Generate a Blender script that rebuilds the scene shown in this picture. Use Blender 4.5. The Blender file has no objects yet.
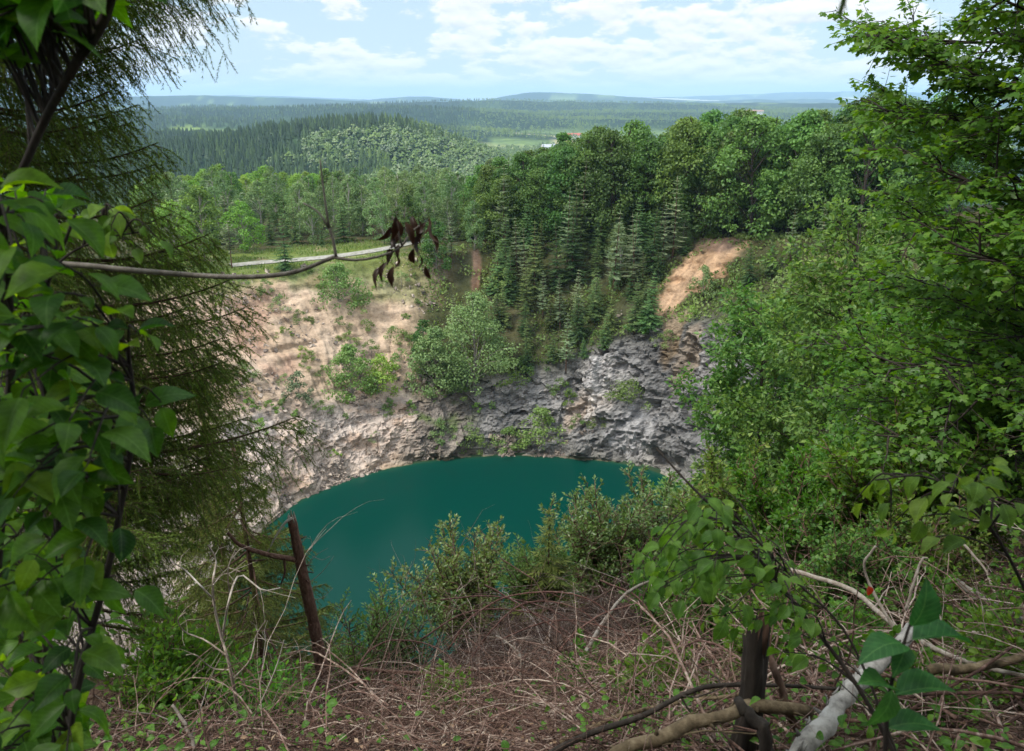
import bpy, math
import numpy as np
from math import radians as R

sc = bpy.context.scene
C = sc.collection

# ------------------------------------------------------------------ camera
H = 60.0; PITCH = R(19.3); FPX = 790.0; PW, PH = 1024, 751
cam = bpy.data.cameras.new('camera')
cam_o = bpy.data.objects.new('camera', cam); C.objects.link(cam_o)
cam_o.location = (0, 0, H); cam_o.rotation_euler = (math.pi/2 - PITCH, 0, 0)
cam.sensor_fit = 'HORIZONTAL'; cam.sensor_width = 36; cam.lens = FPX/PW*36
cam.clip_start = 0.05; cam.clip_end = 90000
cam.dof.use_dof = True; cam.dof.focus_distance = 60; cam.dof.aperture_fstop = 7.0
sc.camera = cam_o

# ------------------------------------------------------------------ light
SUN_EL, SUN_AZ = R(56), R(-118)          # azimuth clockwise from +Y: left, a little behind
sun = bpy.data.lights.new('sun', 'SUN'); sun.energy = 2.5; sun.angle = R(12); sun.color = (1, .95, .87)
sun_o = bpy.data.objects.new('sun', sun); C.objects.link(sun_o)
sun_o.rotation_euler = (math.pi/2 - SUN_EL, 0, -SUN_AZ + math.pi)
w = bpy.data.worlds.new('World'); sc.world = w; w.use_nodes = True
sc.view_settings.view_transform = 'Standard'; sc.view_settings.look = 'None'
sc.view_settings.gamma = 1; sc.view_settings.exposure = 0.78
sc.cycles.use_denoising = True
sc.cycles.max_bounces = 6; sc.cycles.diffuse_bounces = 3; sc.cycles.transmission_bounces = 4
sc.cycles.glossy_bounces = 2; sc.cycles.volume_bounces = 3
sc.cycles.caustics_reflective = False; sc.cycles.caustics_refractive = False
sc.cycles.use_fast_gi = False

def build_world():
    nt = w.node_tree; n = nt.nodes; l = nt.links
    for x in list(n): n.remove(x)
    out = n.new('ShaderNodeOutputWorld'); bg = n.new('ShaderNodeBackground'); l.new(bg.outputs[0], out.inputs[0])
    bg.inputs['Strength'].default_value = 0.115
    sky = n.new('ShaderNodeTexSky'); sky.sky_type = 'NISHITA'; sky.sun_disc = False
    sky.sun_elevation = SUN_EL; sky.sun_rotation = SUN_AZ; sky.altitude = 500
    sky.air_density = 1.0; sky.dust_density = 1.0; sky.ozone_density = 2.0
    tc = n.new('ShaderNodeTexCoord')
    def math_(op, a, b=None, c=None, clamp=False):
        m = n.new('ShaderNodeMath'); m.operation = op; m.use_clamp = clamp
        for i, v in enumerate((a, b, c)):
            if v is None: continue
            if isinstance(v, (int, float)): m.inputs[i].default_value = v
            else: l.new(v, m.inputs[i])
        return m.outputs[0]
    sep = n.new('ShaderNodeSeparateXYZ'); l.new(tc.outputs['Generated'], sep.inputs[0])
    def cloud(dz, scale, detail, seed):
        # clouds seen edge-on near the horizon: flattened cells that grow taller with elevation
        zz = math_('POWER', math_('MAXIMUM', math_('ADD', sep.outputs[2], dz), 0.0001), 0.62)
        cb = n.new('ShaderNodeCombineXYZ')
        l.new(sep.outputs[0], cb.inputs[0]); l.new(sep.outputs[1], cb.inputs[1]); l.new(math_('MULTIPLY', zz, 1.55), cb.inputs[2])
        t = n.new('ShaderNodeTexNoise'); t.noise_dimensions = '4D'
        t.inputs['W'].default_value = seed; t.inputs['Scale'].default_value = scale
        t.inputs['Detail'].default_value = detail; t.inputs['Roughness'].default_value = 0.56
        l.new(cb.outputs[0], t.inputs['Vector']); return t.outputs['Fac']
    n0 = cloud(0, 13.0, 9, 7.9); n1 = cloud(0.005, 13.0, 9, 7.9)
    big = cloud(0, 1.7, 2, 2.1)
    dens = math_('ADD', n0, math_('MULTIPLY', math_('SUBTRACT', big, 0.5), 0.18))
    mr = n.new('ShaderNodeMapRange'); mr.interpolation_type = 'SMOOTHSTEP'
    mr.inputs['From Min'].default_value = 0.45; mr.inputs['From Max'].default_value = 0.525
    l.new(dens, mr.inputs['Value'])
    shade = math_('MULTIPLY_ADD', math_('SUBTRACT', n0, n1), 5.0, 0.62, clamp=True)
    cr = n.new('ShaderNodeMix'); cr.data_type = 'RGBA'
    cr.inputs[6].default_value = (4.05, 4.4, 4.65, 1); cr.inputs[7].default_value = (5.9, 5.9, 5.85, 1)
    l.new(shade, cr.inputs[0])
    # pale veil of high thin cloud over the blue
    veil = n.new('ShaderNodeMix'); veil.data_type = 'RGBA'; veil.inputs[0].default_value = 0.7
    veil.inputs[7].default_value = (3.2, 4.0, 4.6, 1); l.new(sky.outputs[0], veil.inputs[6])
    mx = n.new('ShaderNodeMix'); mx.data_type = 'RGBA'
    l.new(mr.outputs[0], mx.inputs[0]); l.new(veil.outputs[2], mx.inputs[6]); l.new(cr.outputs[2], mx.inputs[7])
    # the low air near the horizon is white with distance
    hz = n.new('ShaderNodeMapRange'); hz.inputs['From Min'].default_value = 0.0; hz.inputs['From Max'].default_value = 0.045
    hz.inputs['To Min'].default_value = 0.7; hz.inputs['To Max'].default_value = 0.0; hz.interpolation_type = 'SMOOTHSTEP'
    l.new(sep.outputs[2], hz.inputs['Value'])
    m2 = n.new('ShaderNodeMix'); m2.data_type = 'RGBA'; m2.inputs[7].default_value = (4.5, 5.05, 5.4, 1)
    l.new(hz.outputs[0], m2.inputs[0]); l.new(mx.outputs[2], m2.inputs[6])
    up = n.new('ShaderNodeMapRange'); up.inputs['From Min'].default_value = .12; up.inputs['From Max'].default_value = .55
    up.inputs['To Min'].default_value = 1.0; up.inputs['To Max'].default_value = 2.0; l.new(sep.outputs[2], up.inputs['Value'])   # unseen sky above the view brightened to add light to the scene
    vm = n.new('ShaderNodeVectorMath'); vm.operation = 'SCALE'; l.new(m2.outputs[2], vm.inputs[0]); l.new(up.outputs[0], vm.inputs['Scale'])
    l.new(vm.outputs[0], bg.inputs['Color'])
build_world()

# ------------------------------------------------------------------ helpers: numbers
def ray(px, py):
    x = (px - PW/2)/FPX; u = (PH/2 - py)/FPX
    return np.array((x, math.cos(PITCH) + u*math.sin(PITCH), -math.sin(PITCH) + u*math.cos(PITCH)))
def at(px, py, y):
    d = ray(px, py); return np.array((0, 0, H)) + d*(y/d[1])

def _h(ix, iy, iz):
    h = (ix*374761393 + iy*668265263 + iz*1440662683) & 0xffffffff
    h = ((h ^ (h >> 13))*1274126177) & 0xffffffff
    h = ((h ^ (h >> 16))*2246822519) & 0xffffffff
    return ((h >> 8) & 0xffff)/32767.5 - 1
def vnoise(P):
    P = np.asarray(P, float); i = np.floor(P).astype(np.int64); f = P - i; f = f*f*f*(f*(f*6-15)+10)
    out = 0
    for dx in (0, 1):
        for dy in (0, 1):
            for dz in (0, 1):
                wgt = (f[..., 0] if dx else 1-f[..., 0])*(f[..., 1] if dy else 1-f[..., 1])*(f[..., 2] if dz else 1-f[..., 2])
                out = out + wgt*_h(i[..., 0]+dx, i[..., 1]+dy, i[..., 2]+dz)
    return out
def fbm(P, o=4, g=.5):
    P = np.asarray(P, float); a = 1; s = 0; t = 0
    for k in range(o):
        s = s + a*vnoise(P + 17.3*k); t += a; a *= g; P = P*2.03
    return s/t
def noise2(x, y, s, o=4, seed=0):
    x = np.asarray(x, float); y = np.asarray(y, float)
    return fbm(np.stack([x/s, y/s, np.full_like(x, seed + .37)], -1), o)
def sstep(a, b, x):
    t = np.clip((x-a)/(b-a), 0, 1); return t*t*(3-2*t)

# ------------------------------------------------------------------ helpers: meshes
class Geo:
    def __init__(s): s.V = []; s.n = 0; s.F = {}; s.A = []; s.L = []
    def add(s, V, faces, rnd=0.5, mat=0, lco=None):
        V = np.asarray(V, float); s.V.append(V); s.L.append(np.zeros((len(V), 3)) if lco is None else lco)
        s.A.append(np.broadcast_to(np.asarray(rnd, float), (len(V),)))
        for F in faces:
            F = np.asarray(F); s.F.setdefault((F.shape[1], mat), []).append(F + s.n)
        s.n += len(V)
    def tube(s, pts, rad, sides=6, rnd=.5, mat=0, cap=True):
        P = np.asarray(pts, float); n = len(P); rad = np.broadcast_to(np.asarray(rad, float), (n,))
        T = np.gradient(P, axis=0); T /= np.linalg.norm(T, axis=1, keepdims=True)+1e-9
        ref = np.array((0, 0, 1.)) if abs(T[n//2, 2]) < .9 else np.array((1., 0, 0))
        A = np.cross(T, ref); A /= np.linalg.norm(A, axis=1, keepdims=True)+1e-9
        B = np.cross(T, A); a = np.arange(sides)*2*math.pi/sides
        V = P[:, None] + rad[:, None, None]*(np.cos(a)[None, :, None]*A[:, None] + np.sin(a)[None, :, None]*B[:, None])
        i = np.arange(n-1)[:, None]*sides; j = np.arange(sides)[None]; k = (j+1) % sides
        F = np.stack([i+j, i+k, i+sides+k, i+sides+j], -1).reshape(-1, 4)
        V = V.reshape(-1, 3); fs = [F]
        if cap:
            V = np.vstack([V, P[:1], P[-1:]]); m = n*sides; j = np.arange(sides); k = (j+1) % sides
            fs.append(np.concatenate([np.stack([k, j, np.full(sides, m)], 1), np.stack([(n-1)*sides+j, (n-1)*sides+k, np.full(sides, m+1)], 1)]))
        s.add(V, fs, rnd, mat)
    def scatter(s, tmpl, pos, d, nrm, scale, rnd, mat=0):
        tv, tf = tmpl; pos = np.asarray(pos, float); m = len(pos)
        if m == 0: return
        d = np.asarray(d, float); d = d/(np.linalg.norm(d, axis=1, keepdims=True)+1e-9)
        nrm = np.asarray(nrm, float); nrm = nrm - (nrm*d).sum(1, keepdims=True)*d
        nrm = nrm/(np.linalg.norm(nrm, axis=1, keepdims=True)+1e-9); sd = np.cross(d, nrm)
        sc_ = np.broadcast_to(np.asarray(scale, float), (m,))[:, None, None]
        V = pos[:, None] + sc_*(tv[None, :, 0:1]*sd[:, None] + tv[None, :, 1:2]*d[:, None] + tv[None, :, 2:3]*nrm[:, None])
        off = (np.arange(m)*len(tv))[:, None, None]
        fs = [(np.asarray(F)[None] + off).reshape(-1, np.asarray(F).shape[1]) for F in tf]
        s.add(V.reshape(-1, 3), fs, np.repeat(np.broadcast_to(np.asarray(rnd, float), (m,)), len(tv)), mat, np.tile(tv, (m, 1)) if len(tv) == 35 else None)
    def build(s, name, mats, parent=None, smooth=True, attrs=None):
        me = bpy.data.meshes.new(name)
        V = np.vstack(s.V).astype(np.float32)
        me.vertices.add(len(V)); me.vertices.foreach_set('co', V.ravel())
        loops = []; tot = []; mi = []
        for (k, m), L in s.F.items():
            F = np.concatenate(L); loops.append(F.ravel()); tot.append(np.full(len(F), k)); mi.append(np.full(len(F), m))
        loops = np.concatenate(loops).astype(np.int32); tot = np.concatenate(tot).astype(np.int32); mi = np.concatenate(mi).astype(np.int32)
        me.loops.add(len(loops)); me.loops.foreach_set('vertex_index', loops)
        me.polygons.add(len(tot)); me.polygons.foreach_set('loop_start', (np.cumsum(tot)-tot).astype(np.int32))
        me.polygons.foreach_set('loop_total', tot); me.polygons.foreach_set('material_index', mi)
        me.polygons.foreach_set('use_smooth', np.full(len(tot), smooth))
        a = me.attributes.new('rnd', 'FLOAT', 'POINT'); a.data.foreach_set('value', np.concatenate(s.A).astype(np.float32))
        if any(q.any() for q in s.L): a = me.attributes.new('lco', 'FLOAT_VECTOR', 'POINT'); a.data.foreach_set('vector', np.vstack(s.L).astype(np.float32).ravel())
        for nm, (ty, arr) in (attrs or {}).items():
            a = me.attributes.new(nm, ty, 'POINT')
            a.data.foreach_set('color' if 'COLOR' in ty else 'value', np.asarray(arr, np.float32).ravel())
        for m in (mats if isinstance(mats, (list, tuple)) else [mats]): me.materials.append(m)
        me.update(calc_edges=True); me.validate()
        o = bpy.data.objects.new(name, me); C.objects.link(o)
        if parent: o.parent = parent
        return o
def tag(o, label=None, cat=None, group=None, kind=None):
    for k, v in (('label', label), ('category', cat), ('group', group), ('kind', kind)):
        if v: o[k] = v
    return o
def empty(name, loc=(0, 0, 0), **kw):
    o = bpy.data.objects.new(name, None); o.empty_display_size = .3; o.location = loc; C.objects.link(o); return tag(o, **kw)
def copy_thing(o):
    c = o.copy(); C.objects.link(c)
    for ch in o.children:
        k = ch.copy(); k.parent = c; C.objects.link(k)
    return c
def unit(v): v = np.asarray(v, float); return v/(np.linalg.norm(v)+1e-9)
def curve(pts, n):   # catmull-rom through pts
    P = np.asarray(pts, float); P = np.vstack([2*P[0]-P[1], P, 2*P[-1]-P[-2]]); m = len(P)-3
    t = np.linspace(0, m-1e-6, n); i = t.astype(int); f = (t-i)[:, None]
    a, b, c, d = P[i], P[i+1], P[i+2], P[i+3]
    return .5*(2*b + (c-a)*f + (2*a-5*b+4*c-d)*f**2 + (3*b-a-3*c+d)*f**3)

# leaf shapes: along +Y, facing +Z
KITE = (np.array([(0, 0, 0), (.27, .45, .07), (0, 1, 0), (-.27, .45, .07), (0, .45, 0)], float), [np.array([(0, 1, 4), (4, 1, 2), (0, 4, 3), (4, 2, 3)])])
KITE2 = (np.array([(0, 0, 0), (.36, .5, .06), (0, 1, -.06), (-.36, .5, .06)], float), [np.array([(0, 1, 2, 3)])])
TWIG = (np.array([(0, 0, 0), (.13, .35, -.03), (0, 1, 0), (-.13, .35, -.03)], float), [np.array([(0, 1, 2, 3)])])
NEEDLE = (np.array([(-.075, 0, 0), (.075, 0, 0), (0, 1, 0)], float), [np.array([(0, 1, 2)])])
def ovate(curl=.22, fold=.30, wav=.012):
    ys = np.array([0, .12, .3, .5, .7, .87, 1.0]); wd = np.array([0, .2, .315, .32, .235, .1, 0]); V = []; F3 = []; F4 = []
    for y, ww in zip(ys, wd):
        z = .12*math.sin(y*2.6) - curl*y*y
        V += [(-ww, y, z + fold*ww - wav*math.sin(y*30)), (-ww*.5, y, z + fold*.66*ww), (0, y, z), (ww*.5, y, z + fold*.66*ww), (ww, y, z + fold*ww + wav*math.sin(y*27))]
    for i in range(len(ys)-1):
        for j in range(4): F4.append((i*5+j, i*5+j+1, i*5+5+j+1, i*5+5+j))
    return np.array(V, float), [np.array(F4)]
OVATE = ovate(); OVATES = [ovate(), ovate(.45, .12, .022), ovate(.05, .55, .015)]
def maple():
    pol = [(0, 0.0)]
    pts = [(-.08, .03), (-.34, -.05), (-.24, .14), (-.56, .28), (-.40, .40), (-.44, .56), (-.2, .52), (-.17, .8), (0, 1.05),
           (.17, .8), (.2, .52), (.44, .56), (.40, .40), (.56, .28), (.24, .14), (.34, -.05), (.08, .03)]
    V = [(0, .28, .0)] + [(x, y, -.25*abs(x) - .12*y*y + .05) for x, y in pts]
    F = [(0, i+1, i) for i in range(1, len(pts))] + [(0, 1, len(pts))]
    return np.array(V, float), [np.array(F)]
MAPLE = maple()
def lance():
    ys = np.array([0, .25, .55, .8, 1.0]); wd = np.array([0, .13, .15, .09, 0]); V = []; F4 = []
    for y, ww in zip(ys, wd): V += [(-ww, y, .25*ww-.15*y*y), (0, y, -.15*y*y), (ww, y, .25*ww-.15*y*y)]
    for i in range(4):
        for j in range(2): F4.append((i*3+j, i*3+j+1, i*3+4+j, i*3+3+j))
    return np.array(V, float), [np.array(F4)]
LANCE = lance()

# ------------------------------------------------------------------ helpers: materials
def new_mat(name):
    m = bpy.data.materials.new(name); m.use_nodes = True; nt = m.node_tree
    for x in list(nt.nodes): nt.nodes.remove(x)
    return m, nt.nodes, nt.links
def ramp(n, cols):
    r = n.new('ShaderNodeValToRGB'); e = r.color_ramp.elements
    while len(e) < len(cols): e.new(.5)
    for k, (p, c) in zip(e, cols): k.position = p; k.color = (*c, 1)
    return r
def leaf_mat(name, cols, trans=.35, gloss=.04, rough=.45, var=.25, vein=False, hue=.02):
    m, n, l = new_mat(name)
    a = n.new('ShaderNodeAttribute'); a.attribute_name = 'rnd'
    r = ramp(n, [(i/(len(cols)-1), tuple(v*1.3 for v in c)) for i, c in enumerate(cols)]); l.new(a.outputs['Fac'], r.inputs[0])
    oi = n.new('ShaderNodeObjectInfo')
    hv = n.new('ShaderNodeHueSaturation')
    mr = n.new('ShaderNodeMapRange'); mr.inputs['To Min'].default_value = 1-var; mr.inputs['To Max'].default_value = 1+var
    l.new(oi.outputs['Random'], mr.inputs['Value']); l.new(mr.outputs[0], hv.inputs['Value'])
    mh = n.new('ShaderNodeMath'); mh.operation = 'MULTIPLY'; mh.inputs[1].default_value = 7.31; l.new(oi.outputs['Random'], mh.inputs[0])
    fr = n.new('ShaderNodeMath'); fr.operation = 'FRACT'; l.new(mh.outputs[0], fr.inputs[0])
    mr2 = n.new('ShaderNodeMapRange'); mr2.inputs['To Min'].default_value = .5-hue; mr2.inputs['To Max'].default_value = .5+hue
    l.new(fr.outputs[0], mr2.inputs['Value']); l.new(mr2.outputs[0], hv.inputs['Hue'])
    l.new(r.outputs[0], hv.inputs['Color'])
    col = hv.outputs[0]
    if vein:   # pale midrib and side veins, blotchy blade
        def mt(op, x, y=0.0, z=None):
            q = n.new('ShaderNodeMath'); q.operation = op
            for i_, v_ in enumerate((x, y, z)):
                if v_ is None: continue
                if isinstance(v_, (int, float)): q.inputs[i_].default_value = v_
                else: l.new(v_, q.inputs[i_])
            return q.outputs[0]
        la = n.new('ShaderNodeAttribute'); la.attribute_name = 'lco'; sx = n.new('ShaderNodeSeparateXYZ'); l.new(la.outputs['Vector'], sx.inputs[0])
        ax = mt('ABSOLUTE', sx.outputs[0]); mid = mt('LESS_THAN', ax, .013)
        wv = mt('PINGPONG', mt('SUBTRACT', mt('MULTIPLY', sx.outputs[1], 8.5), mt('MULTIPLY', ax, 7.0)), .5); sidev = mt('LESS_THAN', wv, .055)
        vn = mt('MAXIMUM', mid, mt('MULTIPLY', sidev, .6))
        tc = n.new('ShaderNodeTexCoord'); nz = n.new('ShaderNodeTexNoise'); nz.inputs['Scale'].default_value = 45; nz.inputs['Detail'].default_value = 5
        l.new(tc.outputs['Object'], nz.inputs['Vector'])
        rr = ramp(n, [(.3, (.66, .66, .66)), (.7, (1.25, 1.22, 1.15))]); l.new(nz.outputs['Fac'], rr.inputs[0])
        mm = n.new('ShaderNodeMix'); mm.data_type = 'RGBA'; mm.blend_type = 'MULTIPLY'; mm.inputs[0].default_value = 1
        l.new(col, mm.inputs[6]); l.new(rr.outputs[0], mm.inputs[7]); col = mm.outputs[2]
        mv = n.new('ShaderNodeMix'); mv.data_type = 'RGBA'; mv.blend_type = 'ADD'; mv.inputs[7].default_value = (.05, .085, .025, 1); l.new(vn, mv.inputs[0]); l.new(col, mv.inputs[6]); col = mv.outputs[2]
    df = n.new('ShaderNodeBsdfDiffuse'); tr = n.new('ShaderNodeBsdfTranslucent'); l.new(col, df.inputs[0])
    tcm = n.new('ShaderNodeHueSaturation'); tcm.inputs['Hue'].default_value = .485; tcm.inputs['Saturation'].default_value = 1.12; tcm.inputs['Value'].default_value = 1.5
    l.new(col, tcm.inputs['Color']); l.new(tcm.outputs[0], tr.inputs[0])
    mx = n.new('ShaderNodeMixShader'); mx.inputs[0].default_value = trans; l.new(df.outputs[0], mx.inputs[1]); l.new(tr.outputs[0], mx.inputs[2])
    gl = n.new('ShaderNodeBsdfGlossy'); gl.inputs['Roughness'].default_value = rough
    m2 = n.new('ShaderNodeMixShader'); m2.inputs[0].default_value = gloss; l.new(mx.outputs[0], m2.inputs[1]); l.new(gl.outputs[0], m2.inputs[2])
    o = n.new('ShaderNodeOutputMaterial'); l.new(m2.outputs[0], o.inputs[0]); return m
def bark_mat(name, cols, scale=30, stretch=.2, bump=.4):
    m, n, l = new_mat(name)
    tc = n.new('ShaderNodeTexCoord'); mp = n.new('ShaderNodeMapping'); mp.inputs['Scale'].default_value = (1, 1, stretch)
    l.new(tc.outputs['Object'], mp.inputs[0])
    nz = n.new('ShaderNodeTexNoise'); nz.inputs['Scale'].default_value = scale; nz.inputs['Detail'].default_value = 6; nz.inputs['Roughness'].default_value = .65
    l.new(mp.outputs[0], nz.inputs['Vector'])
    a = n.new('ShaderNodeAttribute'); a.attribute_name = 'rnd'
    ad = n.new('ShaderNodeMath'); ad.operation = 'MULTIPLY_ADD'; ad.inputs[1].default_value = 2.2; l.new(nz.outputs['Fac'], ad.inputs[0])
    su = n.new('ShaderNodeMath'); su.operation = 'SUBTRACT'; su.inputs[1].default_value = 1.1; l.new(a.outputs['Fac'], su.inputs[0]); l.new(su.outputs[0], ad.inputs[2])
    r = ramp(n, [(i/(len(cols)-1), c) for i, c in enumerate(cols)]); l.new(ad.outputs[0], r.inputs[0])
    p = n.new('ShaderNodeBsdfPrincipled'); p.inputs['Roughness'].default_value = .85; p.inputs['Specular IOR Level'].default_value = .2
    l.new(r.outputs[0], p.inputs['Base Color'])
    b = n.new('ShaderNodeBump'); b.inputs['Strength'].default_value = bump; b.inputs['Distance'].default_value = .02; l.new(nz.outputs['Fac'], b.inputs['Height']); l.new(b.outputs[0], p.inputs['Normal'])
    o = n.new('ShaderNodeOutputMaterial'); l.new(p.outputs[0], o.inputs[0]); return m

M = {}
M['beech'] = leaf_mat('beech_leaves', [(.035, .075, .018), (.065, .125, .026), (.10, .175, .036)], .32, .02, var=.34, hue=.025)
M['birch'] = leaf_mat('birch_leaves', [(.07, .12, .045), (.11, .17, .06), (.155, .22, .085)], .32, .02)
M['lime'] = leaf_mat('sunny_leaves', [(.08, .15, .025), (.125, .22, .036), (.18, .27, .055)], .35, .02)
M['willow'] = leaf_mat('willow_leaves', [(.085, .15, .048), (.135, .205, .07), (.18, .25, .095)], .3, .02, var=.08, hue=.006)
M['scrub'] = leaf_mat('scrub_leaves', [(.07, .125, .03), (.11, .175, .045), (.15, .22, .065)], .3, .02)
M['spruce'] = leaf_mat('spruce_needles', [(.020, .044, .015), (.054, .090, .028), (.10, .145, .048)], .1, .02, var=.45, hue=.03)
M['pine'] = leaf_mat('pine_needles', [(.07, .10, .05), (.12, .16, .08), (.18, .22, .115)], .1, .02, var=.2)
M['far'] = leaf_mat('far_wood_needles', [(.016, .036, .015), (.034, .062, .02), (.072, .112, .026), (.10, .145, .032)], .1, var=0)
M['nearspruce'] = leaf_mat('near_spruce_needles', [(.036, .084, .018), (.082, .15, .028), (.145, .23, .042)], .32, .015, var=.05)
M['smallspruce'] = leaf_mat('young_spruce_needles', [(.06, .085, .020), (.10, .13, .028), (.16, .185, .045)], .25, .015, var=.05)
M['maple'] = leaf_mat('maple_leaves', [(.028, .085, .012), (.05, .13, .017), (.085, .18, .024), (.12, .22, .03)], .45, .02, var=.05)
M['ash'] = leaf_mat('ash_leaves', [(.032, .075, .016), (.062, .12, .024), (.105, .175, .034), (.17, .235, .05)], .4, .02, var=.12)
M['shrub'] = leaf_mat('broad_shrub_leaves', [(.016, .058, .009), (.038, .115, .012), (.078, .178, .018), (.15, .26, .028)], .58, .015, .45, var=.05, vein=True)
M['sapling'] = leaf_mat('sapling_leaves', [(.04, .10, .016), (.07, .15, .022), (.12, .21, .032)], .45, .015, .5, var=.1, vein=True)
M['darkplant'] = leaf_mat('dark_plant_leaves', [(.018, .075, .022), (.03, .11, .027), (.05, .14, .027)], .35, .015, .5, var=.05, vein=True)
M['greywillow'] = leaf_mat('grey_willow_leaves', [(.042, .095, .024), (.07, .138, .034), (.115, .185, .05)], .35, .05, var=.1)
M['yellowwillow'] = leaf_mat('yellow_willow_leaves', [(.06, .11, .026), (.10, .16, .036), (.16, .21, .055)], .35, .05, var=.1)
M['deadleaf'] = leaf_mat('dead_leaves', [(.02, .009, .007), (.035, .014, .010), (.055, .022, .014)], .1, .03, var=0)
M['litter'] = leaf_mat('dry_leaf_litter', [(.10, .055, .035), (.20, .12, .08), (.34, .24, .17)], .1, .02, var=0)
M['redleaf'] = leaf_mat('red_leaf', [(.25, .012, .012), (.3, .02, .02)], .4, .05, var=0)
M['grass'] = leaf_mat('grass_blades', [(.08, .13, .025), (.12, .17, .04), (.2, .22, .08)], .3, .02, var=0)
M['barkbrown'] = bark_mat('brown_bark', [(.05, .03, .02), (.11, .065, .045), (.2, .13, .095)])
M['barkred'] = bark_mat('red_pine_bark', [(.055, .03, .022), (.15, .082, .06), (.28, .18, .14)], 45, .35, .7)
M['barkdark'] = bark_mat('dark_bark', [(.018, .014, .012), (.035, .028, .022), (.07, .055, .045)])
M['barkgrey'] = bark_mat('grey_bark', [(.10, .085, .07), (.2, .175, .15), (.36, .33, .29)])
M['barkpale'] = bark_mat('pale_bark', [(.16, .125, .095), (.31, .26, .21), (.46, .42, .37)])
M['birchbark'] = bark_mat('birch_bark', [(.08, .07, .06), (.30, .28, .25), (.46, .44, .40)], 14, .8)
M['brush'] = bark_mat('dry_twigs', [(.045, .026, .02), (.12, .068, .052), (.22, .145, .115), (.42, .34, .28)], 25, .5, .1)
M['cane'] = bark_mat('red_cane', [(.09, .042, .034), (.19, .095, .075), (.30, .18, .145)], 25, .5, .1)
M['stone'] = bark_mat('broken_stone', [(.15, .125, .11), (.29, .235, .19), (.42, .35, .29)], 1.5, 1, .3)
M['moss'] = bark_mat('mossy_wood', [(.045, .035, .02), (.13, .095, .055), (.27, .21, .13)], 16, 1, .5)

# ------------------------------------------------------------------ terrain shape
CX, CY = -6.0, 92.0
KN = np.array([  # angle, shore radius, cliff width, cliff height, rim width, rim height, rise beyond rim, rise limit
    (0, 38, 14, 27, 31, 45, .15, 6), (25, 41, 10, 25, 28, 40, .1, 4), (45, 43, 9, 24, 27, 36, .06, 2), (58, 40.5, 8.5, 20, 30, 34.5, .05, 2), (66, 39, 8, 15, 31, 34, .05, 2),
    (73, 37.6, 8, 12.5, 32, 33, .04, 2), (90, 35.8, 7, 9.5, 32, 31, .02, 1), (105, 35, 6, 8.5, 31, 30, .0, 0), (125, 34.3, 7, 10, 31, 30, .0, 0),
    (145, 33.9, 8, 12, 33, 31, .0, 0), (165, 32.5, 10, 14, 38, 36, .02, 2), (200, 32, 16, 20, 44, 45, .1, 6), (240, 34.5, 24, 30, 45, 52, .3, 6),
    (265, 36, 28, 35, 46.5, 53.3, .55, 5.1), (283, 36, 28, 35, 46.5, 53.6, .55, 5.1), (300, 36, 24, 33, 43, 54, .4, 5), (325, 37, 19, 30, 37, 51, .3, 6), (360, 38, 14, 27, 31, 45, .15, 6)], float)
_t = np.arange(0, 360, .5); TAB = np.stack([np.interp(_t, KN[:, 0], KN[:, k]) for k in range(1, 8)], 1)
_k = np.exp(-.5*(np.arange(-16, 17)*.5/3.0)**2); _k /= _k.sum()
TAB = np.stack([np.convolve(np.concatenate([TAB[-16:, k], TAB[:, k], TAB[:16, k]]), _k, 'valid') for k in range(7)], 1)
_t = np.append(_t, 360); TAB = np.vstack([TAB, TAB[:1]])
def knobs(th): th = np.mod(th, 360); return [np.interp(th, _t, TAB[:, k]) for k in range(7)]
LB_D = [0, 170, 220, 300, 400, 600, 900, 1300, 1700, 2500, 4000, 8000, 15000, 22000, 60000]
LB_Z = [30, 30, 27.5, 21, 12, -16, -32, -45, -50, -54, -40, -5, 10, 20, 20]
HILLS = [  # x, y, height, width left, width right, depth
    (-175, 1080, 66, 330, 150, 280), (-620, 1500, 42, 500, 260, 300), (-250, 2300, 34, 500, 300, 350), (-1300, 2700, 52, 700, 600, 420),
    (550, 3050, 34, 600, 500, 220), (-350, 3250, 36, 450, 420, 240), (1600, 3500, 44, 500, 600, 300), (-1500, 4300, 50, 700, 500, 350), (900, 5000, 50, 600, 900, 350), (2600, 5600, 60, 800, 800, 450),
    (-700, 3600, 66, 1400, 900, 420), (700, 3900, 36, 800, 700, 380), (1900, 4300, 34, 900, 900, 500), (-200, 5200, 78, 1300, 800, 600),
    (1500, 6500, 50, 1500, 1400, 700), (-3500, 9000, 95, 2500, 2000, 900), (400, 11500, 150, 700, 1900, 900), (-1500, 13500, 100, 900, 900, 1000), (3600, 12500, 60, 700, 600, 600), (4700, 13500, 88, 500, 800, 700),
    (8500, 21000, 215, 5000, 5000, 2500), (-6000, 18000, 120, 3500, 2500, 1500), (2500, 16500, 90, 1500, 1200, 900)]
def land(x, y):
    d = np.hypot(x, y); z = np.interp(d, LB_D, LB_Z)
    for hx, hy, a, wl, wr, dp in HILLS:
        dx = x-hx; z = z + a*np.exp(-(np.where(dx < 0, dx/wl, dx/wr))**2 - ((y-hy)/dp)**2)
    z = z + sstep(500, 2500, d)*9*noise2(x, y, 420, 3, 1) + sstep(6000, 14000, d)*28*noise2(x, y, 2600, 3, 2)
    return z
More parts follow.
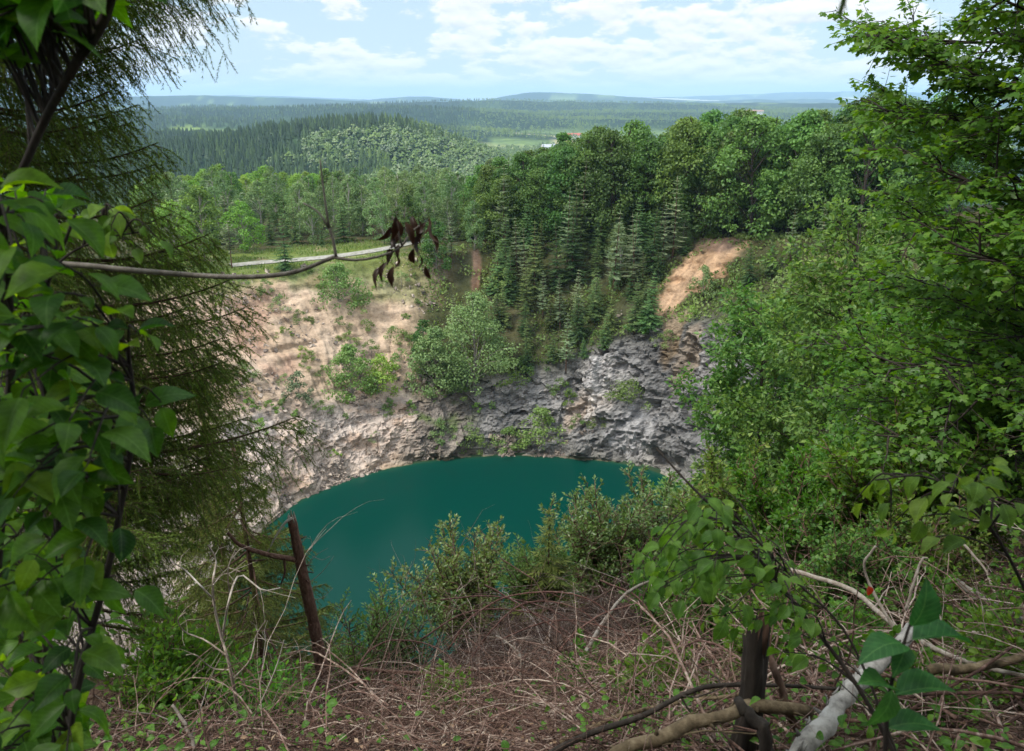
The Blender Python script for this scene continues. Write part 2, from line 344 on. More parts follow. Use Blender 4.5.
def ground_polar(th, u):
    sr, uc, hc, ur, ht, k, km = knobs(th)
    r = sr + u; x = CX + r*np.cos(np.radians(th)); y = CY + r*np.sin(np.radians(th))
    t = np.clip(u/uc, 0, 1); cl = hc*(.12*t + .88*np.where(t < .08, 0, ((t-.08)/.92)**.85*(1.0)))
    s = np.clip((u-uc)/(ur-uc), 0, 1); sl = hc + (ht-hc)*(s**.92)
    z = np.where(u < 0, np.maximum(u*.7, -9), np.where(u < uc, cl, sl))
    rise = np.minimum((u-ur)*k, km); wv = sstep(240, 258, np.mod(th, 360))*sstep(310, 292, np.mod(th, 360))
    rise = rise*(1-wv) + wv*np.interp(u-ur, [0, 1, 4, 7, 9.5, 14, 20], [0, .45, 1.45, 3.75, 4.75, 5.6, 6.2])
    z = np.where(u > ur, ht + rise, z)
    z = z - np.where(u > 2, wv*sstep(4.6, 7.5, y)*sstep(45, 22, y)*(.25 + 1.15*sstep(.6, -1.6, x)), 0)
    b = sstep(14, 190, u-ur); back = sstep(20, -60, y)   # behind the camera the plateau just goes on
    far = land(x, y); far = far*(1-back) + 62*back
    return x, y, np.where(u > ur, z*(1-b) + far*b, z)
def to_polar(x, y):
    th = np.degrees(np.arctan2(np.asarray(y)-CY, np.asarray(x)-CX)) % 360
    return th, np.hypot(np.asarray(x)-CX, np.asarray(y)-CY) - knobs(th)[0]
def gz(x, y):
    th, u = to_polar(np.asarray(x, float), np.asarray(y, float)); return ground_polar(th, u)[2]
def hit(px, py, y0=20.0, y1=2500):
    d = ray(px, py); ys = np.geomspace(y0, y1, 3000); P = np.array((0, 0, H)) + d[None]*(ys/d[1])[:, None]
    below = P[:, 2] < gz(P[:, 0], P[:, 1]); i = int(np.argmax(below))
    return P[i] if below.any() else P[-1]
rngs = lambda s: np.random.default_rng(s)

# ------------------------------------------------------------------ terrain mesh
FIELDS = []
def build_ground():
    ths = np.concatenate([np.arange(-20, 38, .55), np.arange(38, 160, .3), np.arange(160, 255, 1.0), np.arange(255, 300, .35), np.arange(300, 340, .8)])
    us = np.concatenate([[-30, -14, -6, -2, -.8], np.arange(0, 10.5, .13), np.arange(10.5, 62, .36), 62*1.055**np.arange(1, 122)])
    TH, U = np.meshgrid(ths, us, indexing='ij'); nt, nu = TH.shape
    x, y, z = ground_polar(TH, U); sr, uc, hc, ur, ht, k, km = knobs(TH)
    P = np.stack([x, y, z], -1)
    def facets(Q, sel, seed):     # broken blocks: each cell of a jittered lattice is its own tilted face
        res = np.zeros(Q.shape[:-1]); q = Q[sel]; c0 = np.floor(q).astype(np.int64); best = np.full(len(q), 9e9); val = np.zeros(len(q))
        for dx in (-1, 0, 1):
            for dy in (-1, 0, 1):
                for dz in (-1, 0, 1):
                    c = c0 + np.array((dx, dy, dz)); h_ = [_h(c[:, 0]+seed*7+k_*31, c[:, 1]+k_*57, c[:, 2]-k_*13) for k_ in range(7)]
                    v = q - (c + .5 + .45*np.stack(h_[:3], 1)); dd = (v*v).sum(1); m_ = dd < best
                    best = np.where(m_, dd, best); val = np.where(m_, .55*h_[3] + .8*(v*np.stack(h_[4:7], 1)).sum(1), val)
        res[sel] = val; return res
    # rock relief: ledges and blocks pushed along the wall
    inq = sstep(-1, 1.0, U)*sstep(2, -5, U-ur)
    rock = sstep(3.5, -1.5, U-uc)*sstep(-1, .6, U)
    out = np.stack([np.cos(np.radians(TH)), np.sin(np.radians(TH)), np.full_like(TH, -.45)], -1)
    led = np.stack([x/7+z/9, y/7, z/2.3], -1)
    sel = (rock > .02) & (y > 50); tilt = P @ np.array([[1, .2, .35], [-.2, 1, .3], [-.3, -.35, 1]]).T
    rf = .78 - .52*sstep(102, 112, TH); am = .25 + 1.1*sstep(-.25, .3, noise2(x, y+z, 7, 3, 61))
    rel = 1.6*fbm(P/7.5, 4) + .5*(np.abs(fbm(led, 4))*2-.55) + rf*(1.7*facets(tilt/np.array((6.5, 6.5, 4.0)), sel, 5) + am*facets(tilt/np.array((2.6, 2.6, 1.3)), sel, 3) + .4*am*facets(tilt/np.array((1.0, 1.0, .5)), sel, 8)) + .2*(np.abs(fbm(P/.8+5, 3))*2-.5)
    soft = 1.3*fbm(P/9+9, 3) + .4*fbm(np.stack([TH/1.3, U/14, z*0], -1), 4) + .28*fbm(P/1.4, 3)
    near = sstep(25, 60, y)
    tan_g = sstep(96, 104, TH)*(1-rock)
    gul = tan_ = np.maximum(sstep(96, 104, TH), sstep(44, 47, TH)*sstep(66, 62, TH))*(1-rock)*(np.abs(fbm(np.stack([TH/2.2 + .8*fbm(P/11, 2), U/40, 0*TH], -1), 4))*2-.5)*.6 + tan_g*.95*(np.abs(fbm(np.stack([x/14, y/14, z/1.7], -1), 4))*2-.5)
    sp = hit(700, 268, 60); soft = soft + gul + 1.6*sstep(11, 5, np.hypot(x-sp[0], y-sp[1]))*(np.abs(fbm(P/2.2+3, 4))*2-.4)
    P = P + out*(inq*near*(rock*rel*1.25 + (1-rock)*soft*.9))[..., None]*np.array((1, 1, 1.))
    # the slope under the camera: small hummocks
    fg = (1-near)*sstep(30, 40, U)*sstep(150, 90, U); P[..., 2] += fg*(.16*noise2(x, y, 1.1, 3, 5)-.03)
    # forest canopy relief far away
    d = np.hypot(x, y); P[..., 2] += sstep(1300, 2200, d)*7*noise2(x, y, 70, 3, 8)
    # ---- what grows or lies where (surface colour, with sunlit forest patches painted in)
    col = np.empty(TH.shape + (3,)); n1 = noise2(x, y, 5, 4, 3)[..., None]; n2 = noise2(x, y, 18, 3, 4)[..., None]
    def put(mask, c): 
        nonlocal col
        m = np.clip(mask, 0, 1)[..., None] if mask.ndim == 2 else np.clip(mask, 0, 1)
        col = col*(1-m) + np.asarray(c)*m
    col[:] = (.05, .055, .022)
    put(sstep(.0, .4, n1[..., 0]), (.085, .07, .035))
    # beyond: forests and meadows
    fn = noise2(x, y, 330, 4, 11); forest = np.array((.016, .036, .020))+0*col
    lightf = sstep(.05, .4, noise2(x, y, 130, 4, 12))[..., None]; forest = forest*(1-lightf) + np.array((.04, .075, .028))*lightf  # lighter noise patches paint sunlit areas into the far forest colour
    far = sstep(450, 700, d)
    put(far[..., None]*np.ones_like(col[..., :1]), forest)
    mead = sstep(5200, 5600, d)*sstep(.24, .30, fn)
    put(mead*.9, np.array((.16, .22, .07)))
    for fx, fy, wx, wy, c in [(95, 2060, 150, 110, (.11, .165, .055)), (235, 2150, 120, 120, (.42, .36, .2)), (-30, 1900, 90, 60, (.22, .25, .11)), (330, 2700, 300, 70, (.13, .19, .065)), (170, 2500, 160, 60, (.36, .33, .2)), (720, 2750, 200, 60, (.14, .19, .065)), (500, 3100, 120, 60, (.45, .38, .2)),
                             (-760, 2330, 230, 120, (.17, .24, .05)), (-300, 5300, 90, 90, (.45, .45, .35)), (-1900, 9200, 500, 180, (.3, .36, .2)), (900, 4300, 300, 90, (.2, .28, .1)), (1700, 8500, 700, 200, (.3, .36, .18)), (3000, 9000, 600, 250, (.4, .4, .25)), (-600, 9500, 300, 250, (.33, .36, .2)),
                             (4200, 15800, 1500, 500, (.5, .5, .36)), (7000, 17500, 900, 400, (.42, .45, .3)), (1000, 2050, 350, 40, (.22, .3, .1))]:
        FIELDS.append((fx, fy, wx, wy))
        m = sstep(1.12, .9, np.maximum(np.abs((x-fx)/wx + .15*noise2(x, y, wx*.6, 2, 5)), np.abs((y-fy)/wy)))
        put(m, c)
    # quarry slopes
    slope = sstep(-2.5, 1.5, U-uc)*sstep(2.5, -1, U-ur + 2*n1[..., 0])*sstep(40, 60, y)
    tan = sstep(98, 106, TH + 6*n1[..., 0])
    put(slope*tan, np.array((.48, .36, .26)) + .06*n2 + .08*n1)
    rub = tan*slope*sstep(.05, .3, noise2(x, y, 9, 4, 21)); put(rub*.75, (.30, .235, .19))
    red = tan*slope*sstep(.1, .4, noise2(x, y, 8, 3, 25)); put(red*.6, (.36, .21, .15))
    woods = slope*sstep(99, 94, TH + 4*n1[..., 0]); put(woods, np.array((.055, .058, .025)) + .02*n1)
    put(woods*sstep(.1, .4, n2[..., 0]), (.10, .09, .045))
    # bare rock
    g = np.array((.175, .170, .165)) + .06*n1 + .05*n2
    put(rock*sstep(100, 88, TH)*near, g)
    pale = sstep(.05, .35, noise2(x+z*.8, y, 6.5, 4, 31)); put(rock*sstep(92, 80, TH)*pale*near*.6, (.34, .32, .305))
    mid = sstep(88, 97, TH)*sstep(114, 106, TH + 8*n1[..., 0]); put(rock*mid, np.array((.22, .19, .165)) + .07*n1)
    put(rock*mid*sstep(.05, .35, noise2(x, y+z, 5, 4, 33)), (.10, .13, .05))
    lft = sstep(104, 112, TH + 8*n1[..., 0]); put(rock*lft*near, np.array((.54, .44, .37)) + .06*n1 + .05*n2)
    band = lft*np.exp(-((U-uc+.8 + 1.8*n2[..., 0])/.9)**2)*sstep(136, 128, TH); put(band*.8*near, (.19, .17, .155))
    put(lft*rock*sstep(.12, .4, noise2(x, z*2+y, 4, 4, 35))*.7, (.40, .28, .2))
    shore = np.exp(-np.maximum(U, 0)/.6)*(U > -3)*near; put(shore*.55, np.array((.22, .19, .10)) + .05*n1)
    def blob(px, py, st, su, c, a=1.0, rot=0):
        p = hit(px, py, 60); t0, u0 = to_polar(p[0], p[1]); rr = knobs(t0)[0] + u0
        e = (TH-t0)*math.pi/180*rr; f_ = U-u0; e, f_ = e*math.cos(rot)+f_*math.sin(rot), -e*math.sin(rot)+f_*math.cos(rot)
        c = np.asarray(c)*(1 + .5*fbm(np.stack([TH*1.6, U/5, 0*TH], -1), 4))[..., None]; m = a*sstep(1.25, .75, np.hypot(e/st, f_/su) + .75*noise2(x, y, 3.0, 4, 41))
        put(m, np.asarray(c) + .05*n1)
    for b in [(712, 262, 4.6, 6, (.40, .26, .155)), (690, 275, 4.5, 4.5, (.41, .27, .165)), (672, 298, 2.8, 4, (.36, .24, .15)), (678, 322, 1.8, 3, (.25, .19, .13)), (690, 350, 2.0, 3, (.22, .18, .14)),
              (720, 242, 4, 3, (.2, .13, .09)), (476, 272, .8, 4.5, (.17, .11, .075)), (484, 242, 1.6, 2.2, (.17, .12, .085)), (592, 398, 4.2, 2.3, (.42, .38, .345)), (577, 415, 2.0, 1.6, (.38, .31, .255)), (606, 374, 4, 1.8, (.38, .36, .345)), (640, 425, 3, 1.2, (.33, .32, .315)), (625, 440, 4, 1.0, (.30, .29, .285)),
              (330, 425, 6, 1.6, (.45, .38, .33)), (250, 430, 7, 1.6, (.42, .36, .32))]: blob(*b)
    # turf along the rim track
    turf = sstep(100, 108, TH)*sstep(160, 150, TH)*sstep(-4.5, -1.5, U-ur + 3*n1[..., 0])*sstep(24, 18, U-ur)
    put(turf, np.array((.135, .17, .05)) + .05*n1)
    put(turf*sstep(.15, .45, n1[..., 0]), (.23, .19, .10))
    put(sstep(97, 103, TH)*sstep(118, 108, TH)*sstep(-10, -7, U-ur + 2*n1[..., 0])*sstep(1, -1, U-ur)*.75, np.array((.15, .165, .055)) + .05*n1)
    # litter under the camera
    put((1-near)*sstep(20, 30, U), np.array((.085, .058, .040)) + .03*n1)
    g_ = Geo(); idx = np.arange(nt*nu).reshape(nt, nu)
    nx = np.roll(idx, -1, axis=0)
    F = np.stack([idx[:, :-1], idx[:, 1:], nx[:, 1:], nx[:, :-1]], -1).reshape(-1, 4)
    g_.add(P.reshape(-1, 3), [F[:, ::-1]])
    rockm = np.clip(rock*near*(1 - .65*sstep(102, 110, TH)), 0, 1)
    farm = sstep(500, 900, d)
    c4 = np.concatenate([np.clip(col, .004, .9), np.ones(col.shape[:2] + (1,))], -1)
    m, n, l = new_mat('terrain')
    a = n.new('ShaderNodeAttribute'); a.attribute_name = 'tint'; ar = n.new('ShaderNodeAttribute'); ar.attribute_name = 'rock'; af = n.new('ShaderNodeAttribute'); af.attribute_name = 'faraway'
    tc = n.new('ShaderNodeTexCoord')
    def nz(scale, det, rough=.6, vec=None, dist=0):
        t = n.new('ShaderNodeTexNoise'); t.inputs['Scale'].default_value = scale; t.inputs['Detail'].default_value = det; t.inputs['Roughness'].default_value = rough; t.inputs['Distortion'].default_value = dist
        l.new(vec or tc.outputs['Object'], t.inputs['Vector']); return t.outputs['Fac']
    mp = n.new('ShaderNodeMapping'); mp.inputs['Scale'].default_value = (.45, .45, 1.6); mp.inputs['Rotation'].default_value = (.35, .5, 0); l.new(tc.outputs['Object'], mp.inputs[0])
    f1 = nz(.9, 8, .68); f2 = nz(1.1, 7, .7, mp.outputs[0], .6); f3 = nz(.028, 6, .65)
    vo = n.new('ShaderNodeTexVoronoi'); vo.feature = 'DISTANCE_TO_EDGE'; vo.inputs['Scale'].default_value = .75; l.new(mp.outputs[0], vo.inputs['Vector'])
    crack = n.new('ShaderNodeMapRange'); crack.inputs['From Max'].default_value = .05; crack.inputs['To Min'].default_value = .78; l.new(vo.outputs['Distance'], crack.inputs['Value'])
    def mixf(fac, x_, y_, bt='MIX'):
        k_ = n.new('ShaderNodeMix'); k_.data_type = 'RGBA'; k_.blend_type = bt
        for s_, v in ((0, fac), (6, x_), (7, y_)):
            if isinstance(v, (int, float)): k_.inputs[s_].default_value = v
            elif isinstance(v, tuple): k_.inputs[s_].default_value = v
            else: l.new(v, k_.inputs[s_])
        return k_.outputs[2]
    r1 = ramp(n, [(.28, (.5, .5, .5)), (.52, (1, 1, 1)), (.75, (1.35, 1.33, 1.3))]); l.new(f1, r1.inputs[0])
    r2 = ramp(n, [(.33, (.50, .50, .51)), (.5, (.98, .98, .98)), (.68, (1.45, 1.42, 1.38))]); l.new(f2, r2.inputs[0])
    r3 = ramp(n, [(.3, (.5, .55, .6)), (.55, (1, 1, 1)), (.75, (1.5, 1.4, 1.2))]); l.new(f3, r3.inputs[0])
    rk = mixf(1.0, mixf(1.0, a.outputs['Color'], r2.outputs[0], 'MULTIPLY'), crack.outputs[0], 'MULTIPLY')
    so = mixf(1.0, a.outputs['Color'], r1.outputs[0], 'MULTIPLY'); fa = mixf(1.0, a.outputs['Color'], r3.outputs[0], 'MULTIPLY')
    base = mixf(af.outputs['Fac'], mixf(ar.outputs['Fac'], so, rk), fa)
    p = n.new('ShaderNodeBsdfPrincipled'); p.inputs['Roughness'].default_value = .95; p.inputs['Specular IOR Level'].default_value = .1; l.new(base, p.inputs['Base Color'])
    hmix = n.new('ShaderNodeMath'); hmix.operation = 'ADD'; l.new(f1, hmix.inputs[0]); l.new(f2, hmix.inputs[1])
    bp = n.new('ShaderNodeBump'); bp.inputs['Strength'].default_value = .8; bp.inputs['Distance'].default_value = .5; l.new(hmix.outputs[0], bp.inputs['Height']); l.new(bp.outputs[0], p.inputs['Normal'])
    o = n.new('ShaderNodeOutputMaterial'); l.new(p.outputs[0], o.inputs[0])
    go = g_.build('terrain', m, smooth=True, attrs={'tint': ('FLOAT_COLOR', c4), 'rock': ('FLOAT', rockm), 'faraway': ('FLOAT', farm)})
    go.data.polygons.foreach_set('use_smooth', ~(rockm[:, :-1] > .3).ravel())
    tag(go, 'quarry bowl of tan scree and grey rock with wooded hills beyond', kind='structure')
build_ground()

def build_lake():
    g_ = Geo(); th = np.arange(0, 360, 1.5); sr = knobs(th)[0]
    fr = np.array([.0001, .3, .6, .8, .9, .95, .975, 1.0, 1.03]); T, Fq = np.meshgrid(th, fr, indexing='ij'); S = sr[:, None]*Fq
    V = np.stack([CX + S*np.cos(np.radians(T)), CY + S*np.sin(np.radians(T)), 0*S], -1)
    i = np.arange(V.shape[0]*V.shape[1]).reshape(V.shape[:2]); j = np.roll(i, -1, 0)
    g_.add(V.reshape(-1, 3), [np.stack([i[:, :-1], i[:, 1:], j[:, 1:], j[:, :-1]], -1).reshape(-1, 4)[:, ::-1]])
    shal = np.exp((S - sr[:, None])/1.6); shal = np.clip(shal, 0, 1)
    m, n, l = new_mat('lake_water')
    a = n.new('ShaderNodeAttribute'); a.attribute_name = 'shallow'
    r = ramp(n, [(0, (.0005, .033, .0245)), (.45, (.003, .042, .029)), (.85, (.012, .055, .032)), (1, (.035, .06, .032))]); l.new(a.outputs['Fac'], r.inputs[0])
    p = n.new('ShaderNodeBsdfPrincipled'); p.inputs['Roughness'].default_value = .2; p.inputs['IOR'].default_value = 1.12; l.new(r.outputs[0], p.inputs['Base Color'])
    tc = n.new('ShaderNodeTexCoord'); nz = n.new('ShaderNodeTexNoise'); nz.inputs['Scale'].default_value = 2.2; nz.inputs['Detail'].default_value = 3; l.new(tc.outputs['Object'], nz.inputs['Vector'])
    b = n.new('ShaderNodeBump'); b.inputs['Strength'].default_value = .12; b.inputs['Distance'].default_value = .05; l.new(nz.outputs['Fac'], b.inputs['Height']); l.new(b.outputs[0], p.inputs['Normal'])
    o = n.new('ShaderNodeOutputMaterial'); l.new(p.outputs[0], o.inputs[0])
    tag(g_.build('lake', m, attrs={'shallow': ('FLOAT', shal)}), 'deep teal quarry lake below the cliffs', kind='structure')
build_lake()

def build_road():
    pts = [hit(*q, 100) for q in ((230, 266), (262, 263), (300, 260), (340, 256), (385, 249), (412, 243), (440, 239))]
    xy = curve([(p[0], p[1], 0) for p in pts], 80); T = np.gradient(xy, axis=0); T /= np.linalg.norm(T, axis=1, keepdims=True); N = np.stack([-T[:, 1], T[:, 0], 0*T[:, 0]], 1)
    off = np.array([-1.7, -.9, 0, .9, 1.7]); V = xy[:, None] + N[:, None]*off[None, :, None]
    V[..., 2] = gz(V[..., 0], V[..., 1]) + np.array([.12, .3, .34, .3, .12])[None]
    i = np.arange(80*5).reshape(80, 5); g_ = Geo(); g_.add(V.reshape(-1, 3), [np.stack([i[:-1, :-1], i[:-1, 1:], i[1:, 1:], i[1:, :-1]], -1).reshape(-1, 4)])
    m, n, l = new_mat('gravel'); tc = n.new('ShaderNodeTexCoord'); nz = n.new('ShaderNodeTexNoise'); nz.inputs['Scale'].default_value = 1.5; nz.inputs['Detail'].default_value = 6; l.new(tc.outputs['Object'], nz.inputs['Vector'])
    r = ramp(n, [(.3, (.17, .165, .13)), (.7, (.34, .325, .29))]); l.new(nz.outputs['Fac'], r.inputs[0])
    p = n.new('ShaderNodeBsdfPrincipled'); p.inputs['Roughness'].default_value = .95; l.new(r.outputs[0], p.inputs['Base Color']); o = n.new('ShaderNodeOutputMaterial'); l.new(p.outputs[0], o.inputs[0])
    tag(g_.build('road', m), 'pale gravel track along the quarry rim', kind='structure')
build_road()

def build_haze():
    g_ = Geo(); a, z0, z1 = 30000, -130, 420
    V = [(x, y, z) for z in (z0, z1) for x, y in ((-a, -a), (a, -a), (a, a), (-a, a))]
    g_.add(V, [np.array([(0, 3, 2, 1), (4, 5, 6, 7), (0, 1, 5, 4), (1, 2, 6, 5), (2, 3, 7, 6), (3, 0, 4, 7)])])
    m, n, l = new_mat('haze'); v = n.new('ShaderNodeVolumePrincipled'); v.inputs['Color'].default_value = (.50, .74, 1, 1)
    v.inputs['Density'].default_value = 6.8e-5; v.inputs['Density Attribute'].default_value = ''; v.inputs['Anisotropy'].default_value = 0
    o = n.new('ShaderNodeOutputMaterial'); l.new(v.outputs[0], o.inputs['Volume'])
    tag(g_.build('haze', m, smooth=False), 'thin blue air over the far hills', kind='stuff')
build_haze()

# ------------------------------------------------------------------ trees seen from afar
def broadleaf(seed, h, wd, nclump, nleaf, lsize, leafmat, bark, base=.18, top=.75, single=False, droop=0., name='tree'):
    """one prototype: root > crown, trunk; centred at the origin"""
    g = rngs(seed); gl = Geo(); gw = gl if single else Geo(); wm = 1 if single else 0
    lean = g.normal(0, .03*h, 2)
    tr = np.array([(lean[0]*t**1.5 + .012*h*math.sin(5*t+seed), lean[1]*t**1.5, h*.9*t) for t in np.linspace(0, 1, 9)]); tr[0, 2] = -.6
    gw.tube(tr, np.linspace(.016*h, .002*h, 9), 7, .5, wm)
    ph = g.uniform(0, 6.28, 3); cs = []; 
    for i in range(nclump):
        t = (i + g.uniform())/nclump; t = t**.85; az = g.uniform(0, 6.2832)
        zc = h*(base + (1-base)*t); prof = math.sin(math.pi*min(1, (t*.86+.12)**top))**.7
        env = 1 + .22*math.sin(az*2+ph[0]+3*t) + .16*math.sin(az*3+ph[1]-4*t)
        rr = wd/2*prof*env*(1 - .45*g.uniform()**1.8); cr = wd*(.075 + .075*g.uniform())*(.65 + .5*prof)
        c = np.array((math.cos(az)*rr + np.interp(zc, tr[:, 2], tr[:, 0]), math.sin(az)*rr, min(zc, h-cr*.4))); cs.append((c, cr))
        if i % 3 == 0:
            z0 = max(.12*h, c[2]-rr*.7-g.uniform(0, .1)*h); p0 = np.array((np.interp(z0, tr[:, 2], tr[:, 0]), np.interp(z0, tr[:, 2], tr[:, 1]), z0))
            gw.tube(curve([p0, (p0*.45+c*.55)+(0, 0, .06*h), c], 6), np.linspace(.006*h, .0016*h, 6), 4, .5, wm, cap=False)
    for c, cr in cs:
        m = int(nleaf*(.6+.8*g.uniform())*(cr/(wd*.11))**1.3); d = g.normal(size=(m, 3)); d /= np.linalg.norm(d, axis=1, keepdims=True)
        rad = cr*(.35 + .75*g.uniform(size=m)**.55); q = d*rad[:, None]*np.array((1.15, 1.15, .72)); q[:, 2] -= droop*rad*g.uniform(size=m)
        nrm = d*.8 + np.array((0, 0, .75)) + g.normal(0, .55, (m, 3)); ax = np.cross(nrm, g.normal(size=(m, 3))) + np.array((0, 0, -.5-droop))
        cb = g.normal(.5, .17); gl.scatter(KITE2, c+q, ax, nrm, lsize*g.uniform(.6, 1.35, m), np.clip(cb + g.normal(0, .17, m), 0, 1))
    return finish(name, gl, gw, leafmat, bark, single)
def finish(name, gl, gw, leafmat, bark, single):
    if single:
        return gl.build(name, [leafmat, bark], smooth=False)
    root = empty(name); gl.build('crown', leafmat, root, smooth=False); gw.build('trunk', bark, root); return root
def conifer(seed, h, wd, whorls, per, leafmat, bark, droop=.35, base=.06, tw=1., single=False, tuft=False, name='tree', power=.85):
    g = rngs(seed); gl = Geo(); gw = gl if single else Geo(); wm = 1 if single else 0
    bend = g.normal(0, .012*h, 2); tz = np.linspace(0, 1, 8); tr = np.stack([bend[0]*tz**2, bend[1]*tz**2, h*tz], 1); tr[0, 2] = -.6
    gw.tube(tr, np.linspace(.013*h, .0015*h, 8), 6, .5, wm)
    pos = []; dr = []; nr = []; sz = []; rn = []
    for i in range(whorls):
        t = base + (1-base)*((i+g.uniform(0, .7))/whorls); L0 = wd/2*(1-t)**power + .02*h*(1-t)
        if tuft: L0 = wd/2*min(1, 2.2*(1-t))**.7*(.55+.45*min(1, (t-base)*4))
        for k in range(per):
            az = k*6.2832/per + g.uniform(0, 1.2); L = L0*g.uniform(.62, 1.18); 
            if g.uniform() < .09: continue
            dh = np.array((math.cos(az), math.sin(az), 0)); sd = np.array((-dh[1], dh[0], 0)); p0 = np.array((bend[0]*t*t, bend[1]*t*t, h*t)); cb = np.clip(g.normal(.5, .2), 0, 1)
            ns = max(3, int(L/(.055*wd)*1.1)); dd = droop*(1-.9*t)
            for j in range(ns):
                s = (j+.6)/ns; q = p0 + dh*L*s + np.array((0, 0, -dd*L*(s-.35*s*s)))
                ln = (.30*L*(1-s*.55) + .045*wd)*tw
                for sg in (-1, 1):
                    v = dh*.75 + sd*sg*.8 + np.array((0, 0, -.35*droop*2 if not tuft else .45)); pos.append(q); dr.append(v); nr.append((g.normal(0, .3), g.normal(0, .3), 1)); sz.append(ln*g.uniform(.75, 1.2)); rn.append(np.clip(cb + .22*(s-.5) + g.normal(0, .12), 0, 1))
                if not tuft: pos.append(q); dr.append(dh*.5 + np.array((0, 0, -.8))); nr.append(dh); sz.append(ln*.7); rn.append(np.clip(cb-.1, 0, 1))
            pos.append(p0 + dh*L*.82 + np.array((0, 0, -dd*L*.58))); dr.append(dh + np.array((0, 0, .1 if not tuft else .6))); nr.append((0, 0, 1)); sz.append(L*.3+.03*h); rn.append(np.clip(cb+.2, 0, 1))
    pos.append((bend[0], bend[1], h*.965)); dr.append((0, 0, 1)); nr.append((1, 0, 0)); sz.append(.06*h); rn.append(.7)
    gl.scatter(TWIG if not tuft else KITE2, pos, dr, nr, np.array(sz)*(1.15 if not tuft else .8), rn)
    return finish(name, gl, gw, leafmat, bark, single)

FIRST = set()
def plant(proto, x, y, s, rz, label, cat, group, sz=None, z=None):
    """the first call moves the prototype, later ones copy the thing with its parts"""
    if proto.name not in FIRST: FIRST.add(proto.name); o = proto
    else: o = copy_thing(proto)
    o.location = (x, y, (float(gz(x, y)) if z is None else z) - .15*s)
    o.rotation_euler = (.045*math.sin(x*7.3+y), .045*math.cos(y*5.1-x), rz); o.scale = (s, s, s*(sz or 1))
    return tag(o, label, cat, group)

BEECH = [broadleaf(100+i, 18, 9.5+i % 3, 105, 62, .46, M['beech'], M['barkdark'], base=.10, name='beech_tree') for i in range(5)]
BIRCH = [broadleaf(130+i, 14, 6+.6*i, 60, 48, .40, M['birch'], M['birchbark'], base=.10, droop=.5, name='birch_tree') for i in range(4)]
LIME = [broadleaf(150+i, 14, 9, 60, 50, .48, M['lime'], M['barkgrey'], base=.12, name='broadleaf_tree') for i in range(3)]
DEEP = [broadleaf(170+i, 13, 7.5, 60, 50, .45, M['beech'], M['barkgrey'], base=.08, name='dark_broadleaf_tree') for i in range(2)]
SPRUCE = [conifer(200+i, 10, 3.6+.5*(i % 3), 20, 8, M['spruce'], M['barkbrown'], name='spruce_tree') for i in range(5)]
PALE = [conifer(230+i, 11, 3.5, 15, 6, M['pine'], M['barkbrown'], droop=.12, base=.2, name='pale_spruce_tree', power=.7) for i in range(3)]
PINE = [conifer(250+i, 12, 5.5, 13, 7, M['pine'], M['barkred'], droop=-.25, base=.3, tuft=True, name='pine_tree') for i in range(3)]

def inpoly(px, py, poly):
    c = False; n = len(poly); j = n-1
    for i in range(n):
        xi, yi = poly[i]; xj, yj = poly[j]
        if (yi > py) != (yj > py) and px < (xj-xi)*(py-yi)/(yj-yi)+xi: c = not c
        j = i
    return c
def spread(seed, n, sampler, dmin, tries=6000):
    g = rngs(seed); out = []
    for _ in range(tries):
        if len(out) >= n: break
        p = sampler(g)
        if p is None: continue
        if all((p[0]-q[0])**2 + (p[1]-q[1])**2 > dmin(p)**2 for q in out): out.append(p)
    return out
def project(x, y, z):
    v = np.array((x, y, z-H)); f = v[1]*math.cos(PITCH) - v[2]*math.sin(PITCH); u = v[1]*math.sin(PITCH) + v[2]*math.cos(PITCH)
    return PW/2 + FPX*v[0]/f, PH/2 - FPX*u/f

# beeches on the ridge above the right-hand slope
def s_beech(g):
    th = g.uniform(30, 91); sr, uc, hc, ur, ht, k, km = knobs(th); u = ur + g.uniform(1.5, 30); x, y, z = ground_polar(np.array(th), np.array(u)); return float(x), float(y), th, u-ur
g = rngs(5)
for i, (x, y, th, du) in enumerate(sorted(spread(1, 92, s_beech, lambda p: 4.6), key=lambda p: p[1])):
    s = g.uniform(.84, 1.18)*(1 - .32*sstep(72, 91, th))*(1.06 - .006*(du < 5))
    lab = ('tall dark green beech in the front row of the ridge wood above the slope' if du < 8 else 'tall green beech in the closed canopy of the ridge wood')
    if th > 80: lab = 'lower rounded beech at the thin left end of the ridge wood'
    plant(BEECH[int(g.integers(5))], x, y, s, g.uniform(0, 6.28), lab, 'tree', 'beeches of the ridge wood')
